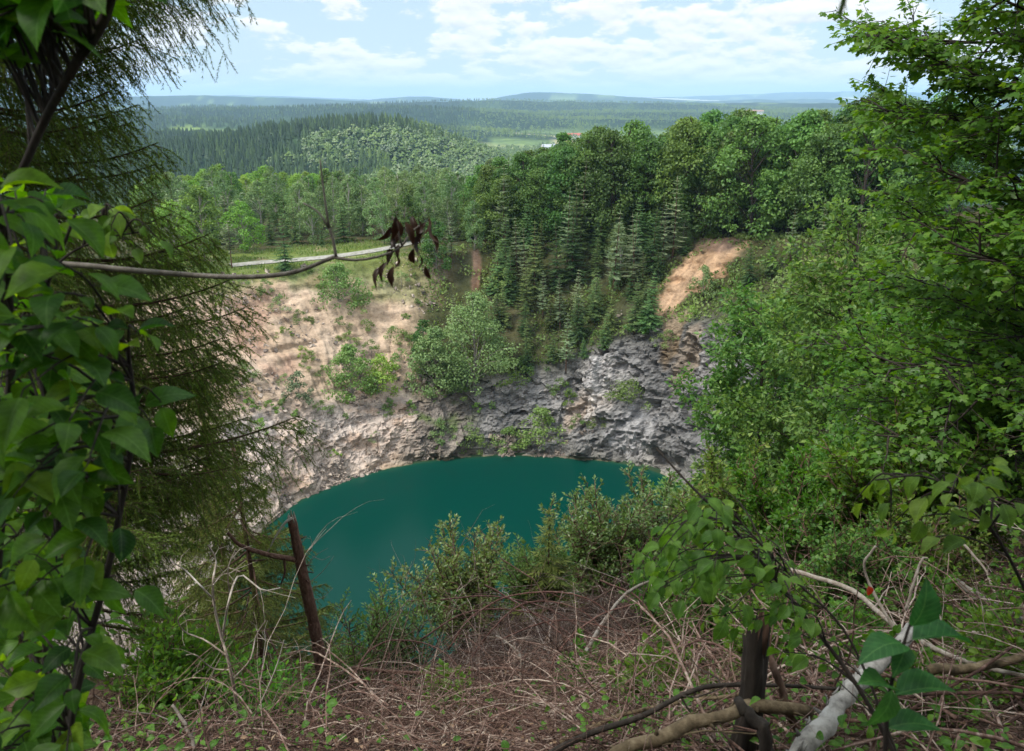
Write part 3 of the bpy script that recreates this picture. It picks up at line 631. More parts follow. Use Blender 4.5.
# spruces on the slope
SLOPE = [(500, 262), (492, 300), (505, 345), (520, 374), (562, 374), (606, 350), (652, 328), (655, 290), (672, 262), (690, 240), (650, 224), (590, 214), (540, 216), (505, 230)]
def s_slope(g):
    px, py = g.uniform(485, 695), g.uniform(205, 375)
    if not inpoly(px, py, SLOPE): return None
    p = hit(px, py, 60); return p[0], p[1], px, py
for i, (x, y, px, py) in enumerate(sorted(spread(2, 96, s_slope, lambda p: 2.75), key=lambda p: p[3])):
    t = g.uniform(); low = py > 300
    s = (g.uniform(.6, 1.5) if not low else g.uniform(.4, 1.05))
    if t > .86: plant(BIRCH[int(g.integers(4))], x, y, s*.62, g.uniform(0, 6.28), 'light green young birch among the spruces on the slope', 'tree', 'young birches on the quarry slope')
    elif t < .66: plant(SPRUCE[int(g.integers(5))], x, y, s, g.uniform(0, 6.28), 'small dark spruce low on the slope just above the grey rock' if low else 'slim dark spruce crowded on the steep slope under the ridge wood', 'tree', 'dark spruces on the quarry slope')
    else: plant(PALE[int(g.integers(3))], x, y, s*1.02, g.uniform(0, 6.28), 'small pale grey-green spruce low on the slope' if low else 'pale grey-green spruce standing out among dark ones on the slope', 'tree', 'pale spruces on the quarry slope')
for px, py, hh, lab in [(455, 330, 7, 'grey-green spruce beside the red earth gully'), (497, 330, 9, 'dark spruce right of the red earth gully'), (613, 292, 15, 'tallest pale grey spruce in the middle of the slope'), (634, 290, 14, 'tall pale grey spruce right beside the tallest one'), (662, 268, 12, 'pale spruce at the upper edge of the orange earth scar'), (790, 262, 9, 'pale spruce below the ridge wood right of the scar'),
                        (512, 300, 11, 'slim dark spruce on the left edge of the wooded slope'), (560, 330, 10, 'pale spruce half way down the wooded slope'), (685, 255, 7, 'small green spruce just left of the orange scar'), (748, 285, 8, 'dark spruce just right of the orange scar'), (770, 275, 8, 'dark spruce between scar and ash tree'), (822, 255, 9, 'pale spruce high on the right-hand quarry rim')]:
    p = hit(px, py, 60); pr = (PALE if 'pale' in lab or 'grey' in lab else SPRUCE)[int(g.integers(3))]; k = hh/11
    plant(pr, p[0], p[1], k, g.uniform(0, 6.28), lab, 'tree', None)
# wood behind the track
def s_wood(g):
    y = 172 + 250*g.uniform()**1.5; x = g.uniform(-.60*y, .06*y)
    z = float(gz(x, y)); px, py = project(x, y, z)
    if py > 247 - max(0, (px-380))*.06 or px < 140 or px > 530: return None
    return x, y, px, py
for i, (x, y, px, py) in enumerate(sorted(spread(3, 285, s_wood, lambda p: 3.1 + (p[1]-170)*.016), key=lambda p: p[1])):
    t = g.uniform(); back = y > 235; rz = g.uniform(0, 6.28)
    if back and px < 330 and t < .75: pr, lab, gp, s = LIME[int(g.integers(3))], 'sunlit yellow-green broadleaf tree at the back of the wood', 'yellow-green trees at the back of the wood', g.uniform(.75, 1.1)
    elif t < .5: pr, lab, gp, s = BIRCH[int(g.integers(4))], ('slender pale birch deep in the wood behind the track' if y > 200 else 'slender pale birch at the wood edge behind the track'), 'birches behind the track', g.uniform(.7, 1.02)
    elif t < .68: pr, lab, gp, s = PINE[int(g.integers(3))], ('grey-green pine deep in the wood behind the track' if y > 200 else 'grey-green pine at the wood edge behind the track'), 'pines behind the track', g.uniform(.7, 1.0)
    elif t < .82: pr, lab, gp, s = DEEP[int(g.integers(2))], 'rounded dark green broadleaf tree in the wood behind the track', 'dark broadleaf trees behind the track', g.uniform(.7, 1.0)
    else: pr, lab, gp, s = SPRUCE[int(g.integers(5))], 'pointed dark spruce in the wood behind the track', 'spruces behind the track', g.uniform(.8, 1.25)
    plant(pr, x, y, s*.97, rz, lab, 'tree', gp)
# single trees in front of the track and left rim
for px, py, hh, pr, lab in [(286, 272, 11, SPRUCE[1], 'pointed dark spruce standing before the gravel track'), (452, 262, 10, PALE[0], 'grey-green spruce at the right end of the gravel track'), (436, 272, 11, DEEP[0], 'leafy green tree at the right end of the gravel track'), (475, 250, 10, BIRCH[1], 'pale birch behind the red earth gully'),
                            (205, 262, 15, DEEP[1], 'bushy green tree left of the gravel track'), (232, 268, 9, PINE[0], 'blue-grey pine at the left end of the track'), (180, 270, 12, LIME[0], 'light green tree at the left quarry rim'), (165, 250, 14, DEEP[0], 'dark green tree behind the left quarry rim'), (245, 252, 10, LIME[1], 'light green tree at the left bend of the track'), (222, 240, 12, BIRCH[2], 'pale birch left of the track bend'),
                            (322, 247, 5, SPRUCE[0], 'young spruce on the verge of the track'), (497, 240, 11, BIRCH[3], 'pale birch at the foot of the ridge wood')]:
    p = hit(px, py, 60); base_h = {'spruce': 10, 'pale': 11, 'pine': 12, 'birch': 14}.get(pr.name.split('_')[0], 13.5)
    plant(pr, p[0], p[1], hh/base_h, g.uniform(0, 6.28), lab, 'tree', None)

# the great willow and the scrub of the quarry floor and ledges
def bush(seed, px, py, wpx, hpx, mat, label, cat='bush', group=None, nl=60, name='scrub_bush', y0=60):
    p = hit(px, py, y0); dist = math.hypot(p[1], p[2]-H); wd, hh = wpx*dist/FPX, hpx*dist/FPX
    nc = int(np.clip(wd*hh*1.0, 14, 90)); o = broadleaf(seed, hh, wd, nc, nl, np.clip(.030*max(wd, hh)+.13, .16, .40), mat, M['barkgrey'], base=.06, top=.6, name=name)
    o.location = (p[0], p[1], float(gz(p[0], p[1]))-.5); return tag(o, label, cat, group)
bush(301, 474, 388, 74, 100, M['willow'], 'large rounded pale green willow at the foot of the slope', 'tree', nl=85, name='willow_tree')
bush(302, 436, 390, 46, 66, M['willow'], 'dark green willow bush leaning on the large willow', nl=70)
bush(303, 506, 300, 26, 34, M['scrub'], 'yellow-green young tree above the large willow', 'tree', name='young_tree')
for k, (px, py, wp, hp, mt, lab) in enumerate([
    (338, 305, 46, 44, 'scrub', 'grey-green bush high on the tan scree below the track'), (354, 312, 22, 20, 'scrub', 'small bush at the right foot of the high scree bush'), (396, 338, 26, 16, 'scrub', 'low flat bush on the scree left of the big willow'),
    (352, 398, 44, 58, 'scrub', 'tall grey-green bush in the middle of the tan scree'), (384, 394, 34, 44, 'lime', 'bright yellow-green bush right of the tall scree bush'), (300, 405, 26, 38, 'pine', 'blue-grey young pine alone on the bare scree'), (391, 416, 16, 16, 'scrub', 'small round bush on the rock ledge below the scree'), (412, 414, 14, 18, 'scrub', 'small upright bush on the ledge near the willow foot'),
    (441, 446, 24, 32, 'willow', 'pale bush on the rock just above the water'), (473, 452, 30, 24, 'scrub', 'low green bush on the shore left of the grey rock'), (507, 450, 28, 26, 'scrub', 'round green bush on the shore below the grey rock'), (540, 446, 36, 44, 'scrub', 'leafy green bush on the shore left of the pale rock face'), (629, 402, 42, 26, 'scrub', 'olive bush clinging to the grey rock face'), (703, 292, 26, 30, 'willow', 'green bush beside the orange earth scar'),
    (277, 413, 9, 8, 'lime', 'tiny yellow-green tuft on the left ledge'), (310, 360, 18, 12, 'scrub', 'small bush on the left scree'), (320, 285, 16, 12, 'scrub', 'low bush under the left bend of the track'), (362, 372, 22, 18, 'lime', 'light green bush left of the tall scree bush'), (424, 360, 26, 44, 'beech', 'dark upright bush between scree and big willow'), (516, 385, 34, 30, 'beech', 'dark green bush right of the big willow'), (455, 395, 26, 20, 'beech', 'dark bush at the foot of the big willow'),
    (400, 365, 24, 20, 'scrub', 'grey bush on the scree left of the dark upright bush'), (560, 392, 22, 16, 'beech', 'dark bush on top of the grey rock'), (668, 345, 24, 18, 'scrub', 'low green bush at the top of the rock face'), (690, 320, 22, 18, 'lime', 'yellow-green bush below the orange scar'), (335, 455, 12, 8, 'lime', 'tiny tuft near the left shore'), (350, 400, 12, 9, 'lime', 'tiny green tuft on the scree edge'), (365, 330, 20, 14, 'scrub', 'low bush on the middle of the scree'), (735, 330, 30, 26, 'scrub', 'scrubby bush on the right wall above the rock'), (640, 330, 30, 20, 'beech', 'dark bush at the edge of the wooded slope'), (600, 345, 26, 18, 'beech', 'dark bush on the rock edge below the spruces'), (530, 372, 26, 20, 'beech', 'dark bush below the lowest spruces')]):
    bush(320+k, px, py, wp, hp, M[mt], lab, nl=45)

def ground_cover():
    g = rngs(66); gl = Geo(); n = 26000; th = g.uniform(-15, 101, n); sr, uc, hc, ur, ht, k, km = knobs(th); u = uc + 1 + (ur-uc+4)*g.uniform(0, 1, n); x, y, z = ground_polar(th, u)
    keep = (noise2(x, y, 4, 3, 71) + .25*sstep(90, 20, th) > -.12)
    for px, py, rr in [(712, 262, 3.8), (690, 275, 3.8), (672, 298, 2.8), (675, 325, 1.2), (478, 262, 2), (484, 240, 2.5)]:
        p = hit(px, py, 60); keep &= np.hypot(x-p[0], y-p[1]) > rr
    x, y, z = x[keep], y[keep], z[keep]; m = len(x); gl.scatter(KITE2, np.stack([x, y, z + g.uniform(-.1, .6, m)], 1), g.normal(size=(m, 3)) + np.array((0, 0, .7)), g.normal(size=(m, 3)) + np.array((0, -.5, .6)), g.uniform(.25, .75, m), np.clip(.45 + 1.0*noise2(x, y, 6, 3, 72) + g.normal(0, .15, m), 0, 1))
    tag(gl.build('ground_cover', M['scrub'], smooth=False), 'low scrub and brambles covering the earthy quarry slopes', kind='stuff')
    gg = Geo(); n = 16000; th = g.uniform(99, 158, n); sr, uc, hc, ur, ht, k, km = knobs(th); u = ur + g.uniform(-6, 26, n); x, y, z = ground_polar(th, u); keep = (noise2(x, y, 3.5, 3, 73) > -.12 + .5*sstep(-2, -6, u-ur)); x, y, z = x[keep], y[keep], z[keep]
    RX = np.array([[p[0], p[1]] for p in (hit(*q, 100) for q in ((230, 266), (262, 263), (300, 260), (340, 256), (385, 249), (412, 243), (440, 239)))]); RX = curve(np.c_[RX, 0*RX[:, 0]], 60)[:, :2]
    keep = np.min((x[:, None]-RX[None, :, 0])**2 + (y[:, None]-RX[None, :, 1])**2, 1) > 2.9**2; x, y, z = x[keep], y[keep], z[keep]; m = len(x)
    gg.scatter(TWIG, np.stack([x, y, z-.05], 1), g.normal(0, .35, (m, 3)) + np.array((0, 0, 1)), g.normal(size=(m, 3)), g.uniform(.3, .9, m), g.uniform(0, 1, m)); tag(gg.build('grass', M['grass'], smooth=False), 'tall meadow grass along the gravel track', kind='stuff')
ground_cover()
def rubble():
    g = rngs(67); gr = Geo(); n = 7500; th = g.uniform(60, 160, n); sr, uc, hc, ur, ht, k, km = knobs(th); u = np.where(g.uniform(size=n) < .35, g.uniform(-.3, 2.2, n), uc + (ur-uc)*g.uniform(size=n)**1.3); x, y, z = ground_polar(th, u)
    keep = (th > 99) | (u < 3) | ((th > 46) & (th < 62) & (u < 34) & (g.uniform(size=n) < .8)); clump = noise2(x, y, 6, 3, 75) > -.05; x, y, z = (q[keep & clump] for q in (x, y, z)); m = len(x)
    for v in range(5):
        r = rngs(500+v); V = r.normal(size=(8, 3)); V = V/np.linalg.norm(V, axis=1, keepdims=True)*r.uniform(.7, 1.1, (8, 1))
        cube = np.array([(-1, -1, -1), (1, -1, -1), (1, 1, -1), (-1, 1, -1), (-1, -1, 1), (1, -1, 1), (1, 1, 1), (-1, 1, 1)])*.45 + .22*r.normal(size=(8, 3))
        sl = slice(v, None, 5); k_ = len(x[sl]); gr.scatter((cube, [np.array([(0, 3, 2, 1), (4, 5, 6, 7), (0, 1, 5, 4), (1, 2, 6, 5), (2, 3, 7, 6), (3, 0, 4, 7)])]), np.stack([x[sl], y[sl]-.2, z[sl]+.1], 1), g.normal(size=(k_, 3)), g.normal(size=(k_, 3)), .14 + .55*g.uniform(size=k_)**4, g.uniform(0, 1, k_))
    tag(gr.build('rubble', M['stone'], smooth=False), 'loose broken stones on the scree and along the shore', kind='stuff')
rubble()

g = rngs(160); TUFT = [broadleaf(161+i, 1.6+.5*i, 2.0+.6*i, 12, 46, .20, M[m_], M['barkgrey'], base=.05, top=.6, name='low_bush') for i, m_ in enumerate(('scrub', 'lime', 'scrub', 'willow'))]
def s_tuft(g):
    px, py = g.uniform(205, 600), g.uniform(275, 455)
    if px > 420 and py < 400: return None
    p = hit(px, py, 60); return p[0], p[1], px, py
for x, y, px, py in spread(161, 62, s_tuft, lambda p: 1.8):
    plant(TUFT[int(g.integers(4))], x, y, g.uniform(.5, 1.15), g.uniform(0, 6.28), ('small green bush scattered on the tan scree below the track' if py < 395 else 'small green bush rooted in the rock ledges above the water'), 'bush', 'small bushes on the scree' if py < 395 else 'small bushes on the rock ledges')

# the wooded hill in the middle distance: one mass of thousands of trees
def build_far_wood():
    g = rngs(77); gg = Geo(); n = 15000
    y = np.concatenate([g.uniform(430, 1750, n), g.uniform(1650, 5200, 26000)**1.0]); x = np.where(np.arange(len(y)) < n, g.uniform(-.62, .16, len(y)), g.uniform(-.5, .55, len(y)))*y
    open_ = np.zeros(len(x), bool)
    for fx, fy, wx, wy in FIELDS: open_ |= np.maximum(np.abs((x-fx)/wx), np.abs((y-fy)/wy)) < 1.05
    keep = ~open_; x, y = x[keep], y[keep]; z = gz(x, y)
    sun_patch = sstep(-.15, .3, noise2(x, y, 300, 3, 55))*sstep(1600, 2000, y); kind = sstep(-.1, .25, noise2(x, y, 90, 3, 51) + 1.0*sstep(-300, -60, x) - .52) + g.normal(0, .2, len(x))  # distant patches and the hill's right side get lighter tones, as if sunlit
    hh = g.uniform(9, 20, len(x))
    def cone(sd):
        r = rngs(sd); V = []; F = []; tiers = 4; sides = 6
        for t in range(tiers):
            z0 = .12 + .86*t/tiers; z1 = min(1, z0 + .42); rad = .20*(1-z0)**.8; b = len(V)
            for k in range(sides): a = (k + r.uniform(-.3, .3))*6.2832/sides; q = rad*r.uniform(.7, 1.25); V.append((math.cos(a)*q, math.sin(a)*q, z0 + r.uniform(-.04, .04)))
            V.append((0, 0, z1)); F += [(b+k, b+(k+1) % sides, b+sides) for k in range(sides)]
        return np.array(V), [np.array(F)]
    def blob(sd):
        r = rngs(sd); V = []; F = []
        for i in range(9):
            c = np.array((r.normal(0, .13), r.normal(0, .13), r.uniform(.3, .85))); q = r.uniform(.09, .16); b = len(V)
            V += [tuple(c+q*np.array(v)) for v in ((1, 0, 0), (.2, .95, .1), (-.9, .4, 0), (-.5, -.85, .1), (.5, -.8, -.1), (0, 0, .9))]
            F += [(b+k, b+(k+1) % 5, b+5) for k in range(5)]
        return np.array(V), [np.array(F)]
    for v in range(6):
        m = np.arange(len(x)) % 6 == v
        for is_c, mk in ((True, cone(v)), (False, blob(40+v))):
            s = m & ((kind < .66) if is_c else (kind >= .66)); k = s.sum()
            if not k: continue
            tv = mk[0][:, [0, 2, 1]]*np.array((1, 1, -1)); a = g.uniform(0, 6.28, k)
            gg.scatter((tv, mk[1]), np.stack([x[s], y[s], z[s]-.5], 1), np.tile((0, 0, 1.), (k, 1)), np.stack([np.cos(a), np.sin(a), 0*a], 1), hh[s]*(1 if is_c else .9), np.clip(.20 + .25*sun_patch[s] + .40*kind[s] + (.22*sstep(-280, -100, x[s]) if is_c else 0) + g.normal(0, .15, k), 0, 1))  # tree colour carries cloud shadow and sun: cones lighter towards the right
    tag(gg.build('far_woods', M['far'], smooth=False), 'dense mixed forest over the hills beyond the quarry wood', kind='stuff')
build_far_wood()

# a few far buildings in the valley
def plain(name, c, rough=.8):
    m, n, l = new_mat(name); p = n.new('ShaderNodeBsdfPrincipled'); p.inputs['Roughness'].default_value = rough
    tc = n.new('ShaderNodeTexCoord'); nz = n.new('ShaderNodeTexNoise'); nz.inputs['Scale'].default_value = .3; l.new(tc.outputs['Object'], nz.inputs['Vector'])
    r = ramp(n, [(.3, tuple(v*.85 for v in c)), (.7, tuple(min(1, v*1.1) for v in c))]); l.new(nz.outputs['Fac'], r.inputs[0]); l.new(r.outputs[0], p.inputs['Base Color'])
    o = n.new('ShaderNodeOutputMaterial'); l.new(p.outputs[0], o.inputs[0]); return m
M['white'] = plain('white_render', (.75, .73, .68)); M['redroof'] = plain('red_roof', (.40, .10, .06)); M['tileroof'] = plain('weathered_tile_roof', (.34, .20, .15)); M['greyroof'] = plain('grey_roof', (.4, .42, .45)); M['glass'] = plain('dark_window', (.03, .035, .04), .2)
def house(px, py, y, wd, dp, hh, roof, label, group=None):
    p = at(px, py, y); x = p[0]; z = float(gz(x, y)) + 7; root = empty('far_building', (x, y, z-6), label=label, cat='building', group=group); root.rotation_euler = (0, 0, .25)
    a, b = wd/2, dp/2; gw = Geo(); V = [(sx*a, sy*b, zz) for zz in (-6, hh) for sx, sy in ((-1, -1), (1, -1), (1, 1), (-1, 1))] + [(-a, 0, hh+b*.7), (a, 0, hh+b*.7)]
    gw.add(V, [np.array([(0, 1, 5, 4), (1, 2, 6, 5), (2, 3, 7, 6), (3, 0, 4, 7)]), np.array([(5, 6, 9), (7, 4, 8)])]); gw.build('wall', M['white'], root, smooth=False)
    gr = Geo(); e = .5; t = .35; r0 = [(-a-e, -b-e, hh-.35), (a+e, -b-e, hh-.35), (a+e, 0, hh+b*.7+.1), (-a-e, 0, hh+b*.7+.1), (-a-e, b+e, hh-.35), (a+e, b+e, hh-.35)]
    gr.add(r0 + [(q[0], q[1], q[2]+t) for q in r0], [np.array([(0, 3, 2, 1), (3, 4, 5, 2), (6, 7, 8, 9), (9, 8, 11, 10), (0, 1, 7, 6), (4, 10, 11, 5), (0, 6, 9, 3), (3, 9, 10, 4), (1, 2, 8, 7), (2, 5, 11, 8)])]); gr.build('roof', M[roof], root, smooth=False)
    nw = max(2, int(wd/5))
    for k in range(min(nw, 8)):
        xx = -a + (k+.5)*wd/min(nw, 8); g2 = Geo(); g2.add([(xx-.7, -b-.05, hh*.3), (xx+.7, -b-.05, hh*.3), (xx+.7, -b-.05, hh*.7), (xx-.7, -b-.05, hh*.7), (xx-.7, -b+.1, hh*.3), (xx+.7, -b+.1, hh*.3), (xx+.7, -b+.1, hh*.7), (xx-.7, -b+.1, hh*.7)], [np.array([(0, 1, 2, 3), (0, 4, 5, 1), (1, 5, 6, 2), (2, 6, 7, 3), (3, 7, 4, 0)])]); g2.build('window', M['glass'], root, smooth=False)
house(574, 140, 2450, 44, 16, 6, 'redroof', 'long hall with a red roof among the valley fields')
house(598, 140.5, 2500, 30, 14, 6, 'redroof', 'shorter red-roofed hall right of the long one')
house(547, 154, 1800, 24, 16, 8, 'greyroof', 'pale farm building at the edge of the near valley field')
house(557, 153, 1830, 20, 14, 8, 'greyroof', 'small pale building right of the farm')
house(750, 120, 3700, 52, 18, 12, 'tileroof', 'large pale manor on the far wooded slope')
house(759, 120, 3760, 34, 16, 9, 'tileroof', 'lower pale wing right of the far manor')

# ------------------------------------------------------------------ close growth: leafy skeletons
class Leaves:
    def __init__(s): s.p = []; s.d = []; s.n = []
    def add(s, p, d, n): s.p.append(p); s.d.append(d); s.n.append(n)
def grow(gw, lv, p0, d0, L, r, lvl, P, g):
    """a limb that bends, forks and carries leaves on its last order of twigs"""
    n = (9, 6, 4)[min(lvl, 2)]; d = unit(d0); pts = [np.array(p0, float)]; dirs = [d]
    for i in range(n):
        d = unit(d + g.normal(0, P['wob'], 3) + np.array((0, 0, P['up'][lvl]))/n*1.5); pts.append(pts[-1] + d*L/n); dirs.append(d)
    pts = np.array(pts); gw.tube(pts, np.linspace(r, r*.3, n+1), (6, 5, 3)[min(lvl, 2)], np.clip(g.normal(.5, .15), 0, 1), 0, cap=False)
    last = lvl == P['lv']; s = P['bare'][lvl]; k = 0
    while s < 1:
        f = s*n; i = min(int(f), n-1); q = pts[i] + (pts[i+1]-pts[i])*(f-i); ax = dirs[i+1]
        side = np.cross(ax, (0, 0, 1.)) if P['flat'] > g.uniform() else np.cross(ax, g.normal(size=3)); side = unit(side)*(1 if k % 2 else -1); k += 1
        if last:
            up = np.array((0, 0, 1.)) + g.normal(0, P['tilt'], 3); dd = side*P['spl'] + ax*.55 + np.array((0, 0, -P['hang'])) + g.normal(0, .2, 3)
            lv.add(q + unit(dd)*P['pet'], dd, up); 
            if P.get('pair'): dd = -side*P['spl'] + ax*.55 + np.array((0, 0, -P['hang'])) + g.normal(0, .2, 3); lv.add(q + unit(dd)*P['pet'], dd, np.array((0, 0, 1.)) + g.normal(0, P['tilt'], 3))
            s += P['gap'][lvl]/L*g.uniform(.7, 1.3)
        else:
            grow(gw, lv, q, side*P['fork'] + ax*.6 + g.normal(0, .12, 3), max(P['len'][lvl+1]*(1.1-.75*s)*g.uniform(.7, 1.2), .05), r*.45, lvl+1, P, g)
            s += P['gap'][lvl]/L*g.uniform(.75, 1.25)
    if last: lv.add(pts[-1], dirs[-1] + (0, 0, -P['hang']*.6), np.array((0, 0, 1.)) + g.normal(0, P['tilt'], 3))
def leafy(name, label, cat, base, limbs, P, leafmat, bark, tmpl, size, seed, trunk=None, group=None):
    """limbs: (start, direction, length, radius) in world coordinates; trunk: polyline + radii"""
    g = rngs(seed); gw = Geo(); gl = Geo(); lv = Leaves(); base = np.array(base, float)
    if trunk is not None: gw.tube(np.array(trunk[0])-base, trunk[1], 9, .5)
    for p, d, L, r in limbs: grow(gw, lv, np.array(p)-base, d, L, r, 0, P, g)
    m = len(lv.p); gl.scatter(tmpl, lv.p, lv.d, lv.n, size*g.uniform(.65, 1.25, m), np.clip(g.normal(.45, .22, m), 0, 1))
    root = empty(name, base, label=label, cat=cat, group=group)
    gl.build('leaves', leafmat, root, smooth=len(tmpl[0]) > 8); gw.build('trunk' if cat == 'tree' else 'stem', bark, root); return root

# maple at the right edge: flat sprays reaching in from a trunk outside the view
tx, ty = 8.3, 9.2; tz0 = float(gz(tx, ty)); g = rngs(900)
trunk = curve([(tx, ty, tz0-.4), (tx-.1, ty, tz0+3), (tx+.1, ty+.1, tz0+7), (tx, ty+.1, tz0+14.5)], 14); limbs = []
for i in range(66):
    zz = tz0 + .6 + 13.4*(i+.5)/66; az = math.pi + g.uniform(-1.0, 1.15); L = (4.9 - .03*abs(i-28))*g.uniform(.75, 1.06)
    limbs.append(((np.interp(zz, trunk[:, 2], trunk[:, 0]), ty, zz), (math.cos(az), math.sin(az), g.uniform(-.05, .28)), L, .035))
PM = dict(lv=2, wob=.07, up=(.05, .0, -.05), bare=(.18, .15, .1), gap=(.17, .10, .045), len=(0, 1.7, .55), flat=.8, fork=.9, spl=.8, hang=.35, tilt=.42, pet=.04)
leafy('maple_tree', 'large maple with layered dark green sprays reaching over the quarry', 'tree', (tx, ty, tz0), limbs, PM, M['maple'], M['barkdark'], MAPLE, .088, 901, (trunk, np.linspace(.16, .05, 14)))
# slender young trees on the slope to the right
PA = dict(lv=2, wob=.10, up=(.25, .2, 0), bare=(.22, .2, .1), gap=(.16, .11, .055), len=(0, 1.15, .5), flat=.35, fork=.8, spl=.7, hang=.35, tilt=.55, pet=.03)
def slender(name, label, x, y, top, nl, spread_, mat, seed, leaf=.10, tmpl=KITE, P=PA, low=.3, cat='tree', bark='barkdark'):
    g = rngs(seed); z0 = float(gz(x, y)); h = top-z0; q = g.normal(0, .35, (3, 2))
    tr = curve([(x, y, z0-.4), (x+q[0, 0]*.5, y+q[0, 1]*.5, z0+h*.35), (x+q[1, 0], y+q[1, 1], z0+h*.7), (x+q[2, 0], y+q[2, 1], top)], 14); limbs = []
    for i in range(nl):
        t = low + (1-low)*(i+.5)/nl; zz = z0 + h*t*.97; az = i*2.4 + g.uniform(-.5, .5); p = [np.interp(zz, tr[:, 2], tr[:, k]) for k in (0, 1)]
        prof = spread_*(.35 + .75*math.sin(math.pi*min(1, (t-low)/(1-low)*.8+.2)))
        limbs.append(((p[0], p[1], zz), (math.cos(az), math.sin(az), g.uniform(.25, .9)), prof*g.uniform(.7, 1.2), .02*h/12))
    return leafy(name, label, cat, (x, y, z0), limbs, P, mat, M[bark], tmpl, leaf, seed+1, (tr, np.linspace(.0075*h, .0015*h, 14)))
slender('ash_tree', 'slender yellow-green young ash on the near slope left of the maple', 7.6, 23, 54.3, 44, 2.7, M['ash'], 910, .18, low=.2)
slender('ash_tree', 'taller green young ash between the yellow-green one and the maple', 8.0, 18.5, 57.2, 44, 2.6, M['ash'], 912, .15, low=.2)
slender('hazel_tree', 'dark-stemmed hazel close under the maple sprays', 6.9, 13.5, 55.9, 36, 2.0, M['maple'], 914, .12, low=.15)
slender('ash_tree', 'short light green ash low on the near slope beside the lake', 5.6, 19, 49.6, 34, 2.1, M['yellowwillow'], 916, .15, low=.2)
slender('hazel_tree', 'broad dark green hazel filling the space below the maple', 9.6, 14.5, 56.8, 40, 2.7, M['maple'], 918, .12, low=.15)
slender('ash_tree', 'pale green ash growing far down the near slope', 10.5, 30, 52.5, 36, 3.2, M['ash'], 920, .22, low=.2)
slender('ash_tree', 'green ash leaning from the right quarry wall', 17.5, 36, 56, 36, 3.8, M['ash'], 922, .26, low=.15)
slender('hazel_tree', 'dark hazel far right behind the maple', 16.5, 24, 59, 36, 3.4, M['maple'], 924, .2, low=.15)
# low shrubs along the brow
PS = dict(lv=1, wob=.12, up=(.3, .2), bare=(.2, .08), gap=(.045, .022), len=(0, .45), flat=.2, fork=.75, spl=.6, hang=.0, tilt=.6, pet=.01)
def shrub(name, label, px, py, y, hpx, wpx, nst, mat, seed, leaf=.042, tmpl=KITE, P=PS, bark='barkbrown'):
    g = rngs(seed); b = at(px, py, y); zb = float(gz(b[0], b[1])); base = (b[0], b[1], zb); h = hpx*y/FPX*1.05 + (b[2]-zb); wd = wpx*y/FPX
    limbs = []
    for i in range(nst):
        a = g.uniform(0, 6.28); rr = wd/2*g.uniform()**.5; top = np.array((b[0]+math.cos(a)*rr, b[1]+math.sin(a)*rr, zb + h*g.uniform(.5, 1.06)*(1-.25*rr/(wd/2)))); p = np.array(base) + np.array((math.cos(a), math.sin(a), 0))*rr*.3; v = top-p
        limbs.append((p, v, np.linalg.norm(v)*.98, .007*max(.6, h)))
    P = dict(P); P['bare'] = (max(P['bare'][0], min(.75, 1-hpx*y/FPX*1.25/h)),) + P['bare'][1:]
    return leafy(name, label, 'shrub', base, limbs, P, mat, M[bark], tmpl, leaf, seed+1)
shrub('willow_shrub', 'grey-green willow shrub standing against the lake in the middle of the brow', 468, 600, 9.8, 106, 125, 34, M['yellowwillow'], 930, .06)
shrub('willow_shrub', 'tall grey willow shrub with upright tips against the lake', 600, 590, 11, 150, 120, 46, M['greywillow'], 932, .068)
shrub('willow_shrub', 'pale willow shrub right of the tall grey one, below the young ash', 665, 560, 12.5, 125, 110, 40, M['greywillow'], 934, .075)
shrub('sallow_shrub', 'yellow-leaved shrub with dry leaves behind the dead canes', 385, 650, 8, 88, 120, 30, M['yellowwillow'], 936, .055)
shrub('sallow_shrub', 'light green leafy shrub under the young ashes', 725, 560, 10.5, 140, 120, 44, M['ash'], 938, .08)
shrub('sallow_shrub', 'small green shrub just right of the broken trunk', 345, 650, 7.2, 70, 60, 16, M['ash'], 940, .045)
shrub('sallow_shrub', 'dense leafy shrub in front of the hazel stems', 800, 545, 9.5, 130, 120, 40, M['maple'], 942, .085)
shrub('sallow_shrub', 'dark green shrub at the right end of the brow', 915, 500, 9.0, 120, 160, 40, M['maple'], 944, .085)
shrub('sallow_shrub', 'low green shrub between willow and young spruce', 530, 600, 9.2, 84, 90, 26, M['scrub'], 946, .055)
shrub('sallow_shrub', 'green shrub behind the pale leaning branch', 690, 620, 7.5, 112, 120, 36, M['sapling'], 948, .065)
for k, (px, py, y, hp, wp, lb) in enumerate([(770, 660, 4.6, 110, 80, 'leafy green sapling growing through the twigs behind the rotten stump'), (845, 640, 5.0, 90, 80, 'green sapling beside the forked bleached twig'), (960, 620, 5.2, 100, 120, 'broad green sapling in the dark twig pile at the right'), (660, 700, 4.2, 70, 60, 'small green sapling in front of the straight pale pole'), (590, 680, 5.6, 50, 50, 'small green sapling beside the bleached leaning branch'), (1010, 690, 3.6, 110, 90, 'green sapling above the mossy branch at the right edge'), (450, 700, 5.2, 40, 40, 'tiny green sapling in the middle of the brushwood'), (900, 700, 3.4, 70, 70, 'green sapling right of the birch log'), (715, 625, 6.3, 130, 130, 'bright bushy sapling behind the slanting sapling'), (835, 590, 6.6, 120, 140, 'bright bushy sapling below the dark hazel'), (935, 575, 6.8, 110, 150, 'bright bushy sapling behind the arching sapling')]):
    shrub('young_sapling', lb, px, py, y, hp, wp, 24 if 'bushy' in lb else 9, M['ash' if 'bushy' in lb else 'sapling'], 960+2*k, .05, tmpl=OVATE)
